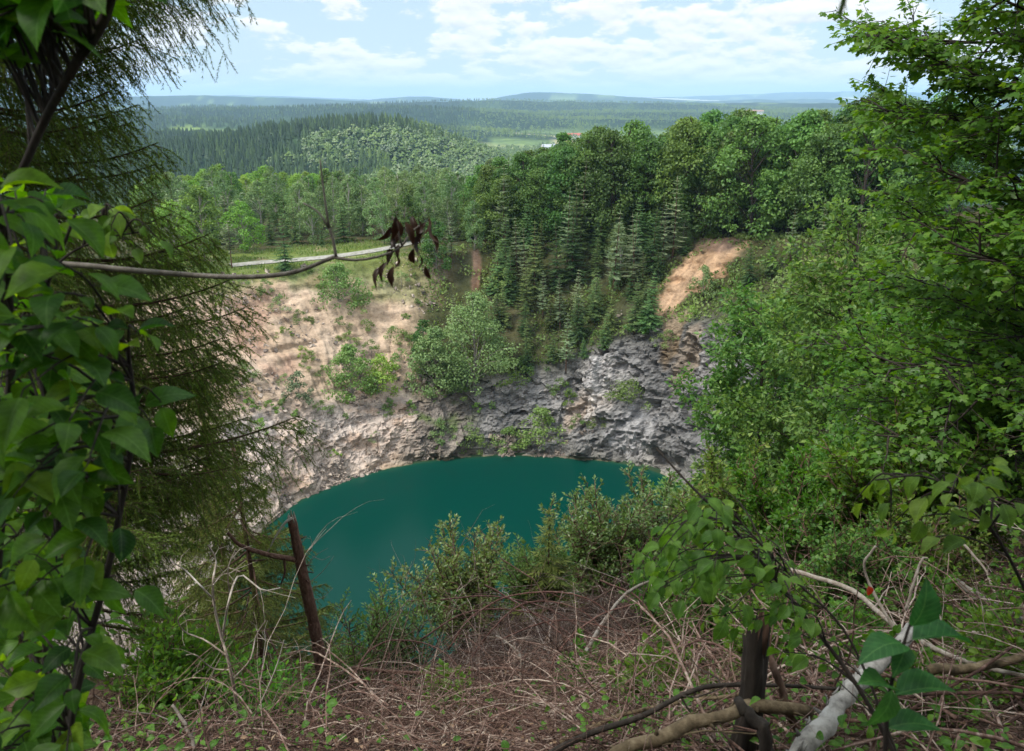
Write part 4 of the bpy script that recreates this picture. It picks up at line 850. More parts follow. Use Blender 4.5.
shrub('elder_shrub', 'shaded green shrub low in the left corner under the small spruce', 185, 700, 4.6, 130, 150, 26, M['shrub'], 950, .055)
shrub('elder_shrub', 'small shaded shrub beside the pale dead stems', 265, 730, 4.4, 90, 80, 14, M['shrub'], 952, .045)
t = conifer(260, 1.25, .75, 16, 8, M['smallspruce'], M['barkred'], name='young_spruce'); p = at(548, 610, 9); plant(t, p[0], p[1], 1.35, 1, 'small brownish young spruce in front of the willow shrubs', 'tree', None)

# ------------------------------------------------------------------ spruces at the left with hanging twigs
def near_spruce(name, label, x, y, top, branches, mat, seed, nlen, nwid, dens, rtr, hang=.42, bl_gap=.05, z0=None, shoots=.8):
    """branches: (height, azimuth in degrees, length, rise)"""
    g = rngs(seed); z0 = float(gz(x, y)) if z0 is None else z0; gw = Geo(); gn = Geo()
    gw.tube(curve([(0, 0, -.4), (.03, 0, (top-z0)*.4), (-.02, .03, top-z0)], 12), np.linspace(rtr, rtr*.35, 12), 10, .45)
    A = []; B = []
    for zb, az, L, rise in branches:
        a = R(az); dh = np.array((math.cos(a), math.sin(a), 0)); sd = np.array((-dh[1], dh[0], 0))
        s = np.linspace(0, 1, 12); drop = -.18*L*np.sin(s*math.pi*.75) + rise*L*s**2
        P = np.array((0, 0, zb-z0)) + dh*(s*L)[:, None] + np.stack([0*s, 0*s, drop], 1) + sd*(.06*L*np.sin(s*4+az))[:, None]
        gw.tube(P, np.linspace(.011*L+.004, .003, 12), 5, .4, cap=False); A += 3*(list(P[2:-1])); B += 3*(list(P[3:]))
        n = int(L/bl_gap)
        for j in range(n):
            f = .12 + .88*(j+g.uniform())/n; q = np.array([np.interp(f, s, P[:, k]) for k in range(3)]); ln = hang*min(1.15, L/2.2)*(.35 + math.sin(math.pi*min(1, f*.88+.06)))*g.uniform(.5, 1.2)*.8
            sg = 1 if j % 2 else -1; m = 5; d = unit(sd*sg*.75 + dh*.65 + np.array((0, 0, -.25)) + g.normal(0, .12, 3)); pts = [q]
            for k in range(m): d = unit(d + np.array((0, 0, -.42*(1-.75*f))) + g.normal(0, .08, 3)); pts.append(pts[-1] + d*ln/m)
            pts = np.array(pts); gw.tube(pts, np.linspace(.0030, .0014, m+1), 3, .35, cap=False); A += list(pts[:-1]); B += list(pts[1:])
            for k in range(1, m):   # side shoots
                for s2 in (-1, 1):
                    if g.uniform() > shoots: continue
                    l2 = ln*.50*(1-.12*k)*g.uniform(.5, 1.2); d2 = unit(unit(pts[k+1]-pts[k])*.8 + np.cross(pts[k+1]-pts[k], g.normal(size=3))/np.linalg.norm(pts[k+1]-pts[k])*.6*s2 + np.array((0, 0, -.35)))
                    A.append(pts[k]); B.append(pts[k] + d2*l2*.5); A.append(B[-1]); B.append(B[-1] + unit(d2 + (0, 0, -.3))*l2*.5)
    A = np.array(A); B = np.array(B); ln = np.linalg.norm(B-A, axis=1); cnt = np.maximum(1, (ln*dens).astype(int)); i = np.repeat(np.arange(len(A)), cnt); f = g.uniform(size=len(i))[:, None]
    T = (B-A)[i]/ln[i][:, None]; rad = g.normal(size=(len(i), 3)); rad -= (rad*T).sum(1, keepdims=True)*T; rad /= np.linalg.norm(rad, axis=1, keepdims=True)
    tv = NEEDLE[0]*np.array((nwid/nlen/.15, 1, 1)); segr = np.clip(g.normal(.42, .22, len(A)), 0, 1)
    gn.scatter((tv, NEEDLE[1]), A[i] + (B-A)[i]*f, T*.65 + rad*.85, rad, nlen*g.uniform(.7, 1.2, len(i)), np.clip(segr[i] + g.normal(0, .1, len(i)), 0, 1))
    print(name, 'needles', len(i))
    root = empty(name, (x, y, z0), label=label, cat='tree'); gw.build('trunk', M['barkbrown'], root); gn.build('needles', mat, root, smooth=False); return root
g = rngs(70); X0, Y0 = -4.15, 5.6
br = []
for zz, L, az in [(63.6, 2.2, 8), (62.95, 2.3, -12), (62.5, 2.45, 12), (62.0, 2.3, -4), (61.55, 2.1, 16), (61.2, 2.25, 4), (60.85, 1.9, -14), (60.5, 1.6, 10), (60.15, 1.5, 0), (59.8, 1.6, 18), (59.5, 1.8, -6), (59.2, 1.95, 8), (58.9, 2.1, -2), (58.6, 2.1, 12), (58.3, 2.0, 0), (58.0, 1.85, 16), (57.75, 2.45, 4), (57.5, 1.8, -10), (57.2, 1.55, 10), (56.9, 1.45, 0), (56.5, 1.4, 15), (56.1, 1.4, 0)]:
    br.append((zz, az, L, .25 if zz > 61.8 else .06)); 
    for k in range(4): br.append((zz + g.uniform(-.2, .2), (28, -34, 62, -75, 16, -10)[k] + g.uniform(-12, 12), L*g.uniform(.75, 1.03), .2 if zz > 61.8 else .02))
    br.append((zz - .15, g.uniform(-8, 14), L*g.uniform(.82, .97), .05))
    for k in range(1): br.append((zz + g.uniform(-.2, .2), g.uniform(100, 260), L*g.uniform(.7, 1), .1))
near_spruce('spruce_tree', 'tall spruce with drooping dark boughs along the left edge', X0, Y0, 67, br, M['nearspruce'], 71, .023, .0062, 210, .16, hang=.85, bl_gap=.034, shoots=.5)
br2 = [(z, az, L*g.uniform(.8, 1.15), -.05) for z, L in zip(np.linspace(50.6, 56.5, 44), np.linspace(1.8, .35, 44)) for az in (g.uniform(0, 120), g.uniform(120, 240), g.uniform(240, 360))]
near_spruce('small_spruce_tree', 'small yellowish thin spruce on the slope behind the broken trunk', -4.75, 11.2, 56.8, br2, M['smallspruce'], 73, .032, .010, 130, .06, hang=.75, bl_gap=.034)
br3 = [(z, az, L*g.uniform(.8, 1.15), -.08) for z, L in zip(np.linspace(53.2, 56.4, 26), np.linspace(1.3, .3, 26)) for az in (g.uniform(0, 180), g.uniform(180, 360))]
near_spruce('small_spruce_tree', 'second small spruce with thin olive twigs left of the broken trunk', -3.05, 7.9, 56.5, br3, M['smallspruce'], 74, .026, .008, 150, .045, hang=.7, bl_gap=.03)

# ------------------------------------------------------------------ large-leaved shrub close at the left
def big_leaf_shrub(name, label, cat, stems, region, n, yr, mat, seed, leaf, per=5, droop=.5, bark='barkdark', gap=.045, extra=()):
    g = rngs(seed); gw = Geo(); gl = Geo(); base = np.array(stems[0][0][0], float); S = []
    for pts, r0, r1 in stems:
        c = curve(pts, 20); gw.tube(c-base, np.linspace(r0, r1, 20), 6, .4); S.append(c)
    S = np.vstack(S); lv = Leaves(); xs = [q[0] for q in region]; ys = [q[1] for q in region]; ends = [at(*e) for e in extra]; k = 0
    while len(ends) < n and k < 9999:
        k += 1; px, py = g.uniform(min(xs), max(xs)), g.uniform(min(ys), max(ys))
        if inpoly(px, py, region): ends.append(at(px, py, g.uniform(*yr)))
    for e in ends:
        d = np.linalg.norm((S-e)*np.array((1, 1, 1.2)) + np.array((0, 0, .10)), axis=1) + g.uniform(0, .1, len(S)); s0 = S[int(np.argmin(d))]
        v = e-s0; mid = s0 + v*.5 + np.array((0, 0, .04)); c = curve([s0, mid, e], 8); gw.tube(c-base, np.linspace(.0035, .0015, 8), 4, .4, cap=False)
        L = max(np.linalg.norm(v), .05); m = min(per, max(2, int(L/gap)))
        for j in range(m):
            f = 1 - j*gap/L*g.uniform(.8, 1.1)
            if f < .1: break
            q = c[0] + 0*c[0]; fi = f*7; i = min(int(fi), 6); q = c[i] + (c[i+1]-c[i])*(fi-i); ax = unit(c[i+1]-c[i]); sd = unit(np.cross(ax, (0, 0, 1)))*(1 if j % 2 else -1)
            dd = (sd*.9 + ax*.5 if j else ax) + np.array((0, 0, -droop*g.uniform(.3, 1.3))) + g.normal(0, .22, 3); q2 = q + unit(dd)*.014
            gw.tube(np.array([q, q2])-base, [.0012, .001], 3, .4, cap=False); lv.add(q2-base, dd, np.array((0, -.25, 1.)) + g.normal(0, .34, 3))
    for v in range(3): sl = slice(v, None, 3); q = lv.p[sl]; gl.scatter(OVATES[v], q, lv.d[sl], lv.n[sl], leaf*g.uniform(.5, 1.2, len(q)), np.clip(g.normal(.5, .27, len(q)), 0, 1))
    root = empty(name, base, label=label, cat=cat); gl.build('leaves', mat, root); gw.build('stem', M[bark], root); return root
def st(l, r0, r1): return ([at(*q) for q in l], r0, r1)
REG = [(-40, 150), (35, 175), (66, 210), (38, 245), (42, 300), (90, 318), (92, 365), (70, 385), (128, 400), (124, 430), (88, 450), (98, 560), (112, 620), (95, 690), (80, 770), (-40, 770)]
stems = [st([(40, 900, 1.35), (75, 700, 1.35), (110, 560, 1.38), (133, 430, 1.4), (128, 350, 1.4)], .009, .004), st([(-20, 900, 1.5), (-5, 600, 1.5), (10, 400, 1.45), (5, 250, 1.4), (-20, 120, 1.3)], .011, .005), st([(60, 850, 1.6), (45, 650, 1.6), (60, 500, 1.6), (40, 330, 1.5), (75, 215, 1.5)], .008, .003)]
big_leaf_shrub('broadleaf_shrub', 'large-leaved green shrub filling the left edge close by', 'shrub', stems, REG, 185, (1.05, 1.9), M['shrub'], 80, .078, extra=[(135, 330, 1.3), (160, 400, 1.35), (150, 420, 1.3), (60, 262, 1.15), (55, 292, 1.15), (130, 585, 1.35), (120, 520, 1.3)])
stems = [st([(20, 175, 1.45), (45, 120, 1.45), (75, 65, 1.4), (104, 20, 1.4), (125, -60, 1.35)], .0070, .0085)]
big_leaf_shrub('overhanging_branch', 'dark thick branch with shaded leaves in the upper left corner', 'branch', stems, [(-40, -60), (105, -60), (95, 5), (60, 20), (-40, 35)], 44, (1.25, 1.75), M['shrub'], 82, .10, droop=.25)
stems = [st([(20, 320, 1.9), (60, 262, 1.9), (100, 240, 1.9), (140, 232, 1.9)], .004, .002)]
big_leaf_shrub('pale_leaf_sprig', 'sprig of bright small leaves before the spruce boughs', 'sprig', stems, [(85, 195), (150, 195), (165, 238), (120, 250), (90, 235)], 11, (1.8, 2.0), M['sapling'], 84, .055, gap=.03)

# bare horizontal branch with a hanging bunch of dead leaves
def dead_branch():
    g = rngs(90); y = 2.0; gw = Geo(); base = at(-60, 262, y)
    m = curve([at(-60, 262, y), at(60, 264, y), at(140, 271, y), at(230, 277, y), at(290, 273, y), at(334, 257, y)], 24); gw.tube(m-base, np.linspace(.0085, .0055, 24), 6, .35)
    for pts, r in [([(334, 257), (352, 260), (372, 258), (392, 252), (402, 246)], .0045), ([(336, 258), (333, 240), (329, 228)], .0048), ([(329, 228), (326, 208), (322, 178), (320, 160)], .0034), ([(329, 228), (318, 212), (303, 203)], .0032), ([(402, 246), (412, 232), (420, 225)], .003), ([(402, 246), (396, 226), (392, 216)], .003)]:
        gw.tube(curve([at(*q, y) for q in pts], 8)-base, np.linspace(r, r*.6, 8), 5, .4)
    root = empty('bare_branch', base, label='bare grey branch reaching across the view with dead leaves at its tip', cat='branch'); gw.build('stem', M['barkgrey'], root)
    gl = Geo(); P = []
    for px, py in [(396, 222), (402, 236), (393, 240), (418, 226), (428, 222), (424, 238), (412, 222), (431, 232), (392, 256), (388, 268), (397, 262), (390, 280), (384, 272), (420, 262), (425, 272), (414, 254), (399, 250), (405, 228), (426, 228), (394, 272), (397, 226), (391, 232), (422, 232), (429, 240)]: P.append(at(px, py-6, y+g.uniform(-.06, .06)))
    m = len(P); gl.scatter((OVATE[0]*np.array((.48, 1, 1.3)), OVATE[1]), np.array(P)-base, np.stack([g.normal(0, .35, m), g.normal(0, .35, m), np.full(m, -1.)], 1), g.normal(size=(m, 3)), .058*g.uniform(.6, 1.25, m), g.uniform(0, 1, m))
    for q in P: gw2 = None
    gl.build('dead_leaves', M['deadleaf'], root)
    gs = Geo()
    for q in P: gs.tube(np.array([q, q + np.array((g.normal(0, .008), 0, .02)), at(405, 245, y)*.35 + q*.65 + np.array((0, 0, .03))])-base, .0009, 3, .3, cap=False)
    gs.build('leaf_stalks', M['barkdark'], root)
dead_branch()

# the broken trunk
def snag():
    y = 6.0; base = at(330, 715, y); base[2] = min(base[2], float(gz(base[0], base[1]))+.05); root = empty('broken_trunk', base, label='snapped reddish dead pine trunk leaning over the lake', cat='dead tree')
    g = rngs(95); pts = curve([base - np.array((0, 0, .3)), at(322, 670, y), at(313, 620, y), at(303, 575, y), at(296, 540, y), at(291.5, 518, y)], 30); r = np.linspace(.064, .038, 30) + g.normal(0, .002, 30); gw = Geo(); gw.tube(pts-base, r, 12, .45)
    for k in range(16):
        i = int(g.integers(3, 28)); d = unit(g.normal(size=3)*np.array((1, 1, .3))); gw.tube([pts[i]-base, pts[i]-base + d*(r[i]+g.uniform(.02, .06))], [.010, .004], 5, .3)
    gw.build('trunk', M['barkred'], root)
    gs = Geo(); top = pts[-1]
    for k in range(7):
        a = k*.9; gs.tube([top-base + np.array((math.cos(a)*.03, math.sin(a)*.03, -.03)), top-base + np.array((math.cos(a)*.028, math.sin(a)*.028, g.uniform(.02, .07)))], [.014, .003], 4, .7)
    gs.tube(curve([at(292, 518, y-.03), at(284, 524, y-.05), at(275, 538, y-.08), at(266, 555, y-.1)], 10)-base, np.linspace(.014, .006, 10), 5, .9); gs.build('splintered_wood', M['barkpale'], root)
    gb = Geo(); gb.tube(curve([at(299, 560, y), at(280, 557, y-.1), at(262, 553, y-.15), at(240, 545, y-.2), at(228, 533, y-.25)], 14)-base, np.linspace(.026, .014, 14), 7, .5); gb.tube(curve([at(284, 558, y-.08), at(285, 572, y-.1), at(281, 584, y-.1)], 6)-base, np.linspace(.014, .006, 6), 5, .3); gb.build('side_branch', M['barkred'], root)
    gt = Geo()
    for pp in [[(304, 570), (315, 556), (328, 548)], [(306, 585), (322, 572), (334, 556)], [(303, 560), (312, 548), (310, 536)], [(308, 600), (322, 598), (333, 588)], [(312, 556), (322, 560), (330, 556)], [(300, 545), (306, 538), (312, 540)]]: gt.tube(curve([at(q[0], q[1], y) for q in pp], 7)-base, np.linspace(.004, .0015, 7), 4, .6)
    gt.build('dead_twigs', M['barkpale'], root)
snag()

# ------------------------------------------------------------------ dead wood on the brow
def stick(name, label, cat, pts, r0, r1, mat, seed=0, n=20, twigs=0, group=None, sides=8, wob=.3):
    g = rngs(seed+1000); c = curve([at(*q) for q in pts], n); wv = g.normal(0, wob*r0, (n, 3)); wv = (wv + np.roll(wv, 1, 0) + np.roll(wv, -1, 0))/2; c[1:-1] += wv[1:-1]; base = c[0]; gw = Geo(); rr = np.linspace(r0, r1, n)*(1+.05*np.sin(np.arange(n)*.9+seed)); gw.tube(c-base, rr, sides, .5)
    if name.endswith('log'):      # knots, torn stubs and loose bark
        for k in range(9):
            i = int(g.integers(2, n-2)); d = unit(np.cross(c[i+1]-c[i], g.normal(size=3))); q = c[i]-base + d*rr[i]*.85; gw.tube([q, q + d*g.uniform(.01, .05) + g.normal(0, .004, 3)], [g.uniform(.008, .016), .004], 6, .1)
        for k in range(16):
            i = int(g.integers(1, n-2)); ax = unit(c[i+1]-c[i]); d = unit(np.cross(ax, g.normal(size=3))); q = c[i]-base + d*(rr[i]*1.02); gw.tube(curve([q, q + ax*.03 + d*.006, q + ax*.05 + d*g.uniform(.01, .03)], 5), np.linspace(.006, .002, 5), 4, g.uniform(0, .5))
    for k in range(twigs):
        i = int(g.integers(n//5, n-1)); d = unit(g.normal(size=3) + unit(c[i]-c[i-1])*.8 + (0, 0, .3)); L = g.uniform(.15, .5)*max(.4, r0/.012); q = [c[i]]
        for j in range(5): d = unit(d + g.normal(0, .22, 3)); q.append(q[-1] + d*L/5)
        gw.tube(np.array(q)-base, np.linspace(min(r1*.5, .005)+.001, .001, 6), 4, .5, cap=False)
    return tag(gw.build(name, M[mat], ), label, cat, group) if not o_loc(gw, base) else None
def o_loc(gw, base): gw.V = [v + base for v in gw.V]; return False
stick('dead_branch', 'bleached white branch leaning up steeply out of the dead canes', 'branch', [(548, 712, 5.6), (575, 668, 6.0), (598, 632, 6.5), (618, 602, 6.9), (640, 585, 7.2), (668, 577, 7.4)], .027, .012, 'barkpale', 1, twigs=3)
stick('dead_branch', 'straight pale pole lying low towards the dark stump', 'branch', [(588, 708, 5.0), (612, 688, 5.3), (660, 655, 5.9), (722, 628, 6.5)], .026, .014, 'barkpale', 2, twigs=2)
stick('dead_branch', 'short crooked white branch in the middle of the brushwood', 'branch', [(519, 705, 5.6), (521, 675, 5.8), (520, 655, 5.9), (508, 643, 6.0), (496, 636, 6.1)], .012, .007, 'barkpale', 3, twigs=1)
stick('dead_branch', 'pale stick lying diagonally on the brushwood', 'branch', [(390, 738, 5.0), (415, 718, 5.2), (440, 690, 5.5), (447, 678, 5.6)], .010, .007, 'barkpale', 4)
stick('dead_branch', 'grey broken branch half buried left of the white crooked one', 'branch', [(445, 680, 5.6), (475, 690, 5.5), (500, 705, 5.3)], .022, .018, 'barkgrey', 5)
stick('dead_branch', 'long reddish bough lying across the brow', 'branch', [(352, 668, 5.7), (400, 672, 5.6), (450, 672, 5.6), (505, 668, 5.6), (550, 680, 5.4)], .016, .010, 'barkred', 6, twigs=5)
stick('fallen_log', 'pale mossy log lying across the bottom right', 'log', [(590, 775, 2.45), (640, 744, 2.5), (700, 720, 2.6), (755, 706, 2.7), (810, 712, 2.75)], .030, .026, 'moss', 7, twigs=2, sides=12)
stick('birch_log', 'white birch log sloping out of the bottom right tangle', 'log', [(780, 790, 2.3), (812, 735, 2.45), (838, 706, 2.6), (872, 668, 2.8), (912, 628, 3.0)], .044, .030, 'birchbark', 8, sides=14)
stick('dead_branch', 'dark bent branch lying on the mossy log', 'branch', [(540, 760, 2.6), (600, 730, 2.65), (650, 712, 2.7), (700, 690, 2.8), (760, 684, 2.9), (860, 690, 2.9)], .014, .008, 'barkdark', 9, twigs=4)
stick('dead_branch', 'thin brown branch parallel to the mossy log', 'branch', [(560, 742, 3.2), (620, 715, 3.2), (690, 700, 3.1), (740, 694, 3.0)], .012, .008, 'moss', 10, twigs=3)
def stump():
    g = rngs(130); base = at(742, 742, 2.75); base[2] = float(gz(base[0], base[1])) - .05; top = at(741, 632, 2.75); h = top[2]-base[2]; gw = Geo(); n, m = 16, 22; t = np.linspace(0, 1, n); a = np.arange(m)*2*math.pi/m
    r = .048*(1 + .55*np.exp(-t*6))[:, None]*(1 + .10*np.sin(a*3+1)[None] + .07*np.sin(a*7+2)[None] + .04*g.normal(size=(n, m))); hh = h*(t[:, None]*(1 + (t[:, None]**4)*(.10*np.sin(a*2+.5)[None] + .09*g.normal(size=(1, m)))))
    V = np.stack([r*np.cos(a)[None] + .02*np.sin(3*t)[:, None], r*np.sin(a)[None], hh], -1).reshape(-1, 3); i = np.arange(n*m).reshape(n, m); j = np.roll(i, -1, 1); gw.add(V, [np.stack([i[:-1], j[:-1], j[1:], i[1:]], -1).reshape(-1, 4)], .45)
    gc = Geo(); rim = V[-m:]; gc.add(np.vstack([rim*np.array((.98, .98, 1)), [[.02*math.sin(3), 0, h*.82]]]), [np.stack([np.arange(m), (np.arange(m)+1) % m, np.full(m, m)], 1)], .35)
    root = empty('tree_stump', base, label='dark rotten stump standing behind the mossy log', cat='stump'); gw.build('bark', M['barkdark'], root); gc.build('broken_top', M['barkbrown'], root, smooth=False)
stump()
stick('dead_branch', 'dark forked stub in front of the mossy log', 'branch', [(776, 790, 2.2), (768, 745, 2.25), (750, 712, 2.3), (738, 700, 2.35)], .030, .018, 'barkdark', 12, twigs=1)
stick('dead_branch', 'brown bough leaning against the rotten stump', 'branch', [(800, 740, 2.7), (782, 690, 2.8), (765, 645, 2.9), (755, 625, 2.95)], .018, .012, 'barkbrown', 13, twigs=2)
stick('dead_branch', 'forked bleached twig standing above the birch log', 'branch', [(900, 640, 3.6), (882, 608, 3.7), (868, 580, 3.8), (866, 560, 3.8), (876, 546, 3.8)], .010, .006, 'barkpale', 14)
stick('dead_branch', 'bleached stick beside the forked twig', 'branch', [(905, 610, 3.7), (915, 580, 3.75), (922, 560, 3.8), (928, 558, 3.8)], .009, .005, 'barkpale', 15)
stick('dead_branch', 'pale bough running from the forked twig down to the right', 'branch', [(790, 570, 4.4), (850, 590, 4.2), (900, 630, 3.8), (960, 660, 3.5), (1040, 680, 3.3)], .016, .012, 'barkpale', 16, twigs=3)
stick('dead_branch', 'lichen-grey branch leaning in the dark twig pile', 'branch', [(955, 580, 5.6), (990, 602, 5.4), (1030, 625, 5.2)], .028, .022, 'barkgrey', 17)
stick('dead_branch', 'brown branch lying along the right bottom edge', 'branch', [(930, 670, 3.2), (985, 665, 3.3), (1045, 650, 3.4)], .026, .022, 'moss', 18)
stick('dead_branch', 'pale hooked bough in the twig pile at the right', 'branch', [(960, 540, 6.2), (985, 570, 6.0), (1000, 600, 5.8), (1040, 610, 5.6)], .012, .008, 'barkpale', 19, twigs=3)
stick('dead_branch', 'grey bough on the ground in the lower left', 'branch', [(190, 745, 3.9), (250, 738, 4.0), (300, 745, 4.0), (360, 752, 3.9)], .018, .012, 'barkgrey', 20, twigs=3)
stick('dead_branch', 'thin curved grey stem at the lower left', 'branch', [(205, 775, 3.4), (190, 735, 3.5), (172, 705, 3.6)], .014, .008, 'barkgrey', 21, twigs=2)
# the pale dead shrub
def dead_shrub():
    y = 4.0; base = at(243, 728, y); base[2] = float(gz(base[0], base[1])); g = rngs(97); gw = Geo()
    for pp, r in [([(243, 745), (236, 700), (228, 660), (222, 640)], .012), ([(222, 640), (214, 605), (213, 580), (216, 560), (208, 545)], .007), ([(222, 640), (229, 600), (240, 575), (262, 590), (280, 588)], .006), ([(226, 655), (205, 640), (185, 632), (178, 620), (186, 612)], .005), ([(214, 600), (200, 585), (185, 570), (172, 562)], .005),
                  ([(230, 600), (228, 570), (236, 548)], .004), ([(232, 680), (250, 660), (256, 636), (266, 620)], .005), ([(232, 670), (212, 668), (196, 655), (186, 655)], .004), ([(238, 700), (246, 690), (240, 678), (232, 682)], .004), ([(243, 740), (262, 700), (276, 668), (284, 640)], .005), ([(213, 585), (222, 575), (232, 572), (246, 560)], .003)]:
        c = curve([at(q[0], q[1], y + g.uniform(-.12, .12)) for q in pp], 12); r *= 1.25; gw.tube(c-base, np.linspace(r, r*.5, 12), 5, np.clip(g.normal(.5, .2), 0, 1), cap=False)
        for k in range(4):
            i = int(g.integers(3, 11)); d = unit(g.normal(size=3)+(0, 0, .3)); L = g.uniform(.08, .22); gw.tube(np.array([c[i], c[i]+d*L*.5, c[i]+d*L+g.normal(0, .02, 3)])-base, [.002, .0015, .0008], 3, .5, cap=False)
    root = empty('dead_shrub', base, label='bleached leafless shrub with curly twigs left of the broken trunk', cat='shrub'); gw.build('stem', M['barkpale'], root)
dead_shrub()

def brushwood():
    g = rngs(99); gw = Geo(); GX, GY = np.arange(-12, 14, .1), np.arange(-2, 18, .1); GT = gz(*np.meshgrid(GX, GY, indexing='ij'))
    def gq(x, y): return float(GT[min(max(int((x+12)*10+.5), 0), len(GX)-1), min(max(int((y+2)*10+.5), 0), len(GY)-1)])
    def twig(p, d, L, r, arch, rn, kids):
        n = 6; pts = [np.array(p)]; d = unit(d); 
        for j in range(n):
            d = unit(d + g.normal(0, .13, 3) + np.array((0, 0, -arch/n*2))); q = pts[-1] + d*L/n; q[2] = max(q[2], gq(q[0], q[1])+.01); pts.append(q)
        pts = np.array(pts); gw.tube(pts, np.linspace(r, r*.35, n+1), 4 if r > .004 else 3, rn, cap=False)
        for k in range(kids):
            i = int(g.integers(1, n)); twig(pts[i], unit(pts[i+1]-pts[i])*.8 + g.normal(0, .6, 3), L*g.uniform(.25, .5), r*.55, arch*.4, np.clip(rn+g.normal(0, .1), 0, 1), 0)
    def field(n, xr, yr, zup, Lr, rr, arch, rmean, kids):
        for _ in range(n):
            x, y = g.uniform(*xr), g.uniform(*yr); z = gq(x, y) + abs(g.normal(0, zup)); a = g.uniform(0, 6.28); twig((x, y, z), (math.cos(a), math.sin(a), g.uniform(-.1, .75)), g.uniform(*Lr), g.uniform(*rr), arch*g.uniform(.3, 1.4), np.clip(g.normal(rmean, .27), 0, 1), kids)
    field(3000, (-2.6, 3.0), (3.4, 8.8), .12, (.3, 1.5), (.0016, .0055), 1.0, .42, 3)
    field(420, (-2.0, 2.6), (5.0, 8.6), .42, (.8, 2.0), (.002, .0055), 1.5, .5, 4)
    field(520, (1.6, 7.5), (3.6, 9.0), .38, (.6, 1.7), (.0018, .005), 1.0, .25, 4)
    field(170, (1.2, 6.5), (3.0, 8.0), .25, (.8, 2.0), (.005, .014), .5, .38, 4)
    field(700, (-1.8, 2.6), (4.8, 8.4), .22, (.9, 2.2), (.003, .0075), 1.1, .45, 3)
    field(1300, (2.4, 8.5), (4.4, 11.5), .35, (.6, 2.0), (.0025, .006), .6, .30, 3)
    field(800, (.2, 3.8), (2.2, 4.6), .07, (.3, 1.2), (.002, .006), .6, .45, 2)
    field(500, (-3.4, -.6), (3.2, 5.5), .08, (.3, 1.1), (.002, .005), .6, .42, 2)
    field(150, (-2.6, 3.2), (3.6, 8.6), .12, (.5, 1.6), (.005, .011), .5, .95, 2)
    field(120, (2.5, 7.5), (4.2, 10), .3, (.6, 2.0), (.005, .011), .4, .9, 3)
    field(160, (.6, 4.2), (2.4, 5.0), .14, (.5, 1.4), (.005, .014), .4, .5, 3)
    field(420, (-2.4, 1.4), (2.2, 4.8), .05, (.3, 1.1), (.0018, .006), .8, .34, 3)
    field(300, (-4.6, -2.0), (4.0, 9.5), .15, (.4, 1.5), (.002, .006), .8, .4, 3)
    tag(gw.build('brushwood', M['brush']), 'tangle of dry reddish-brown twigs covering the brow', kind='stuff')
    gl = Geo(); n = 6000; x = np.concatenate([g.uniform(-3.4, 3, n), g.uniform(2, 7.5, n//2)]); y = np.concatenate([g.uniform(2, 8.6, n), g.uniform(2, 10, n//2)]); n = len(x)
    z = gz(x, y) + np.abs(g.normal(0, .05, n)) + .01; gl.scatter(KITE, np.stack([x, y, z], 1), g.normal(size=(n, 3))*np.array((1, 1, .35)), np.array((0, 0, 1)) + g.normal(0, .5, (n, 3)), g.uniform(.015, .045, n), g.uniform(0, 1, n)**1.8)
    n = 260; x = g.uniform(-1.6, 1.8, n); y = g.uniform(5.2, 8.0, n); z = gz(x, y) + g.uniform(.15, .6, n); gl.scatter(KITE, np.stack([x, y, z], 1), np.stack([g.normal(0, .3, n), g.normal(0, .3, n), np.full(n, -1)], 1), g.normal(size=(n, 3)), g.uniform(.03, .06, n), g.uniform(.4, 1, n))
    tag(gl.build('leaf_litter', M['litter'], smooth=False), 'dry tan leaves lying among the twigs', kind='stuff')
    gu = Geo(); n = 0
    for px, py, y, w_, m in [(500, 735, 4.6, .25, 90), (700, 690, 4.4, .5, 420), (650, 740, 3.2, .3, 160), (770, 640, 5.0, .6, 420), (880, 720, 2.6, .4, 200), (960, 740, 2.4, .35, 200), (640, 665, 6, .4, 200), (350, 690, 5.8, .3, 90), (160, 740, 3.4, .6, 500), (260, 735, 4.2, .5, 300), (830, 600, 6, .7, 420), (530, 700, 5.2, .15, 50), (60, 740, 2.6, .6, 400), (900, 640, 4.2, .7, 600), (970, 590, 5.2, .8, 500), (740, 610, 5.6, .5, 400), (820, 700, 3.0, .5, 350), (1000, 700, 3.0, .6, 400), (690, 720, 3.4, .3, 160)]:
        c = at(px, py, y); x = c[0] + g.normal(0, w_, m); yy = y + g.normal(0, w_*.8, m); z = gz(x, yy) + np.abs(g.normal(.10, .14, m)); x, yy, z = (q[:int(len(q)*.6)] for q in (x, yy, z)); m = len(x); gu.scatter(OVATE, np.stack([x, yy, z], 1), g.normal(size=(m, 3))*np.array((1, 1, .3)), np.array((0, -.2, 1)) + g.normal(0, .4, (m, 3)), g.uniform(.025, .06, m), np.clip(g.normal(.5, .25, m), 0, 1))
    tag(gu.build('undergrowth', M['sapling']), 'low green leaves growing up through the dead twigs', kind='stuff')
brushwood()
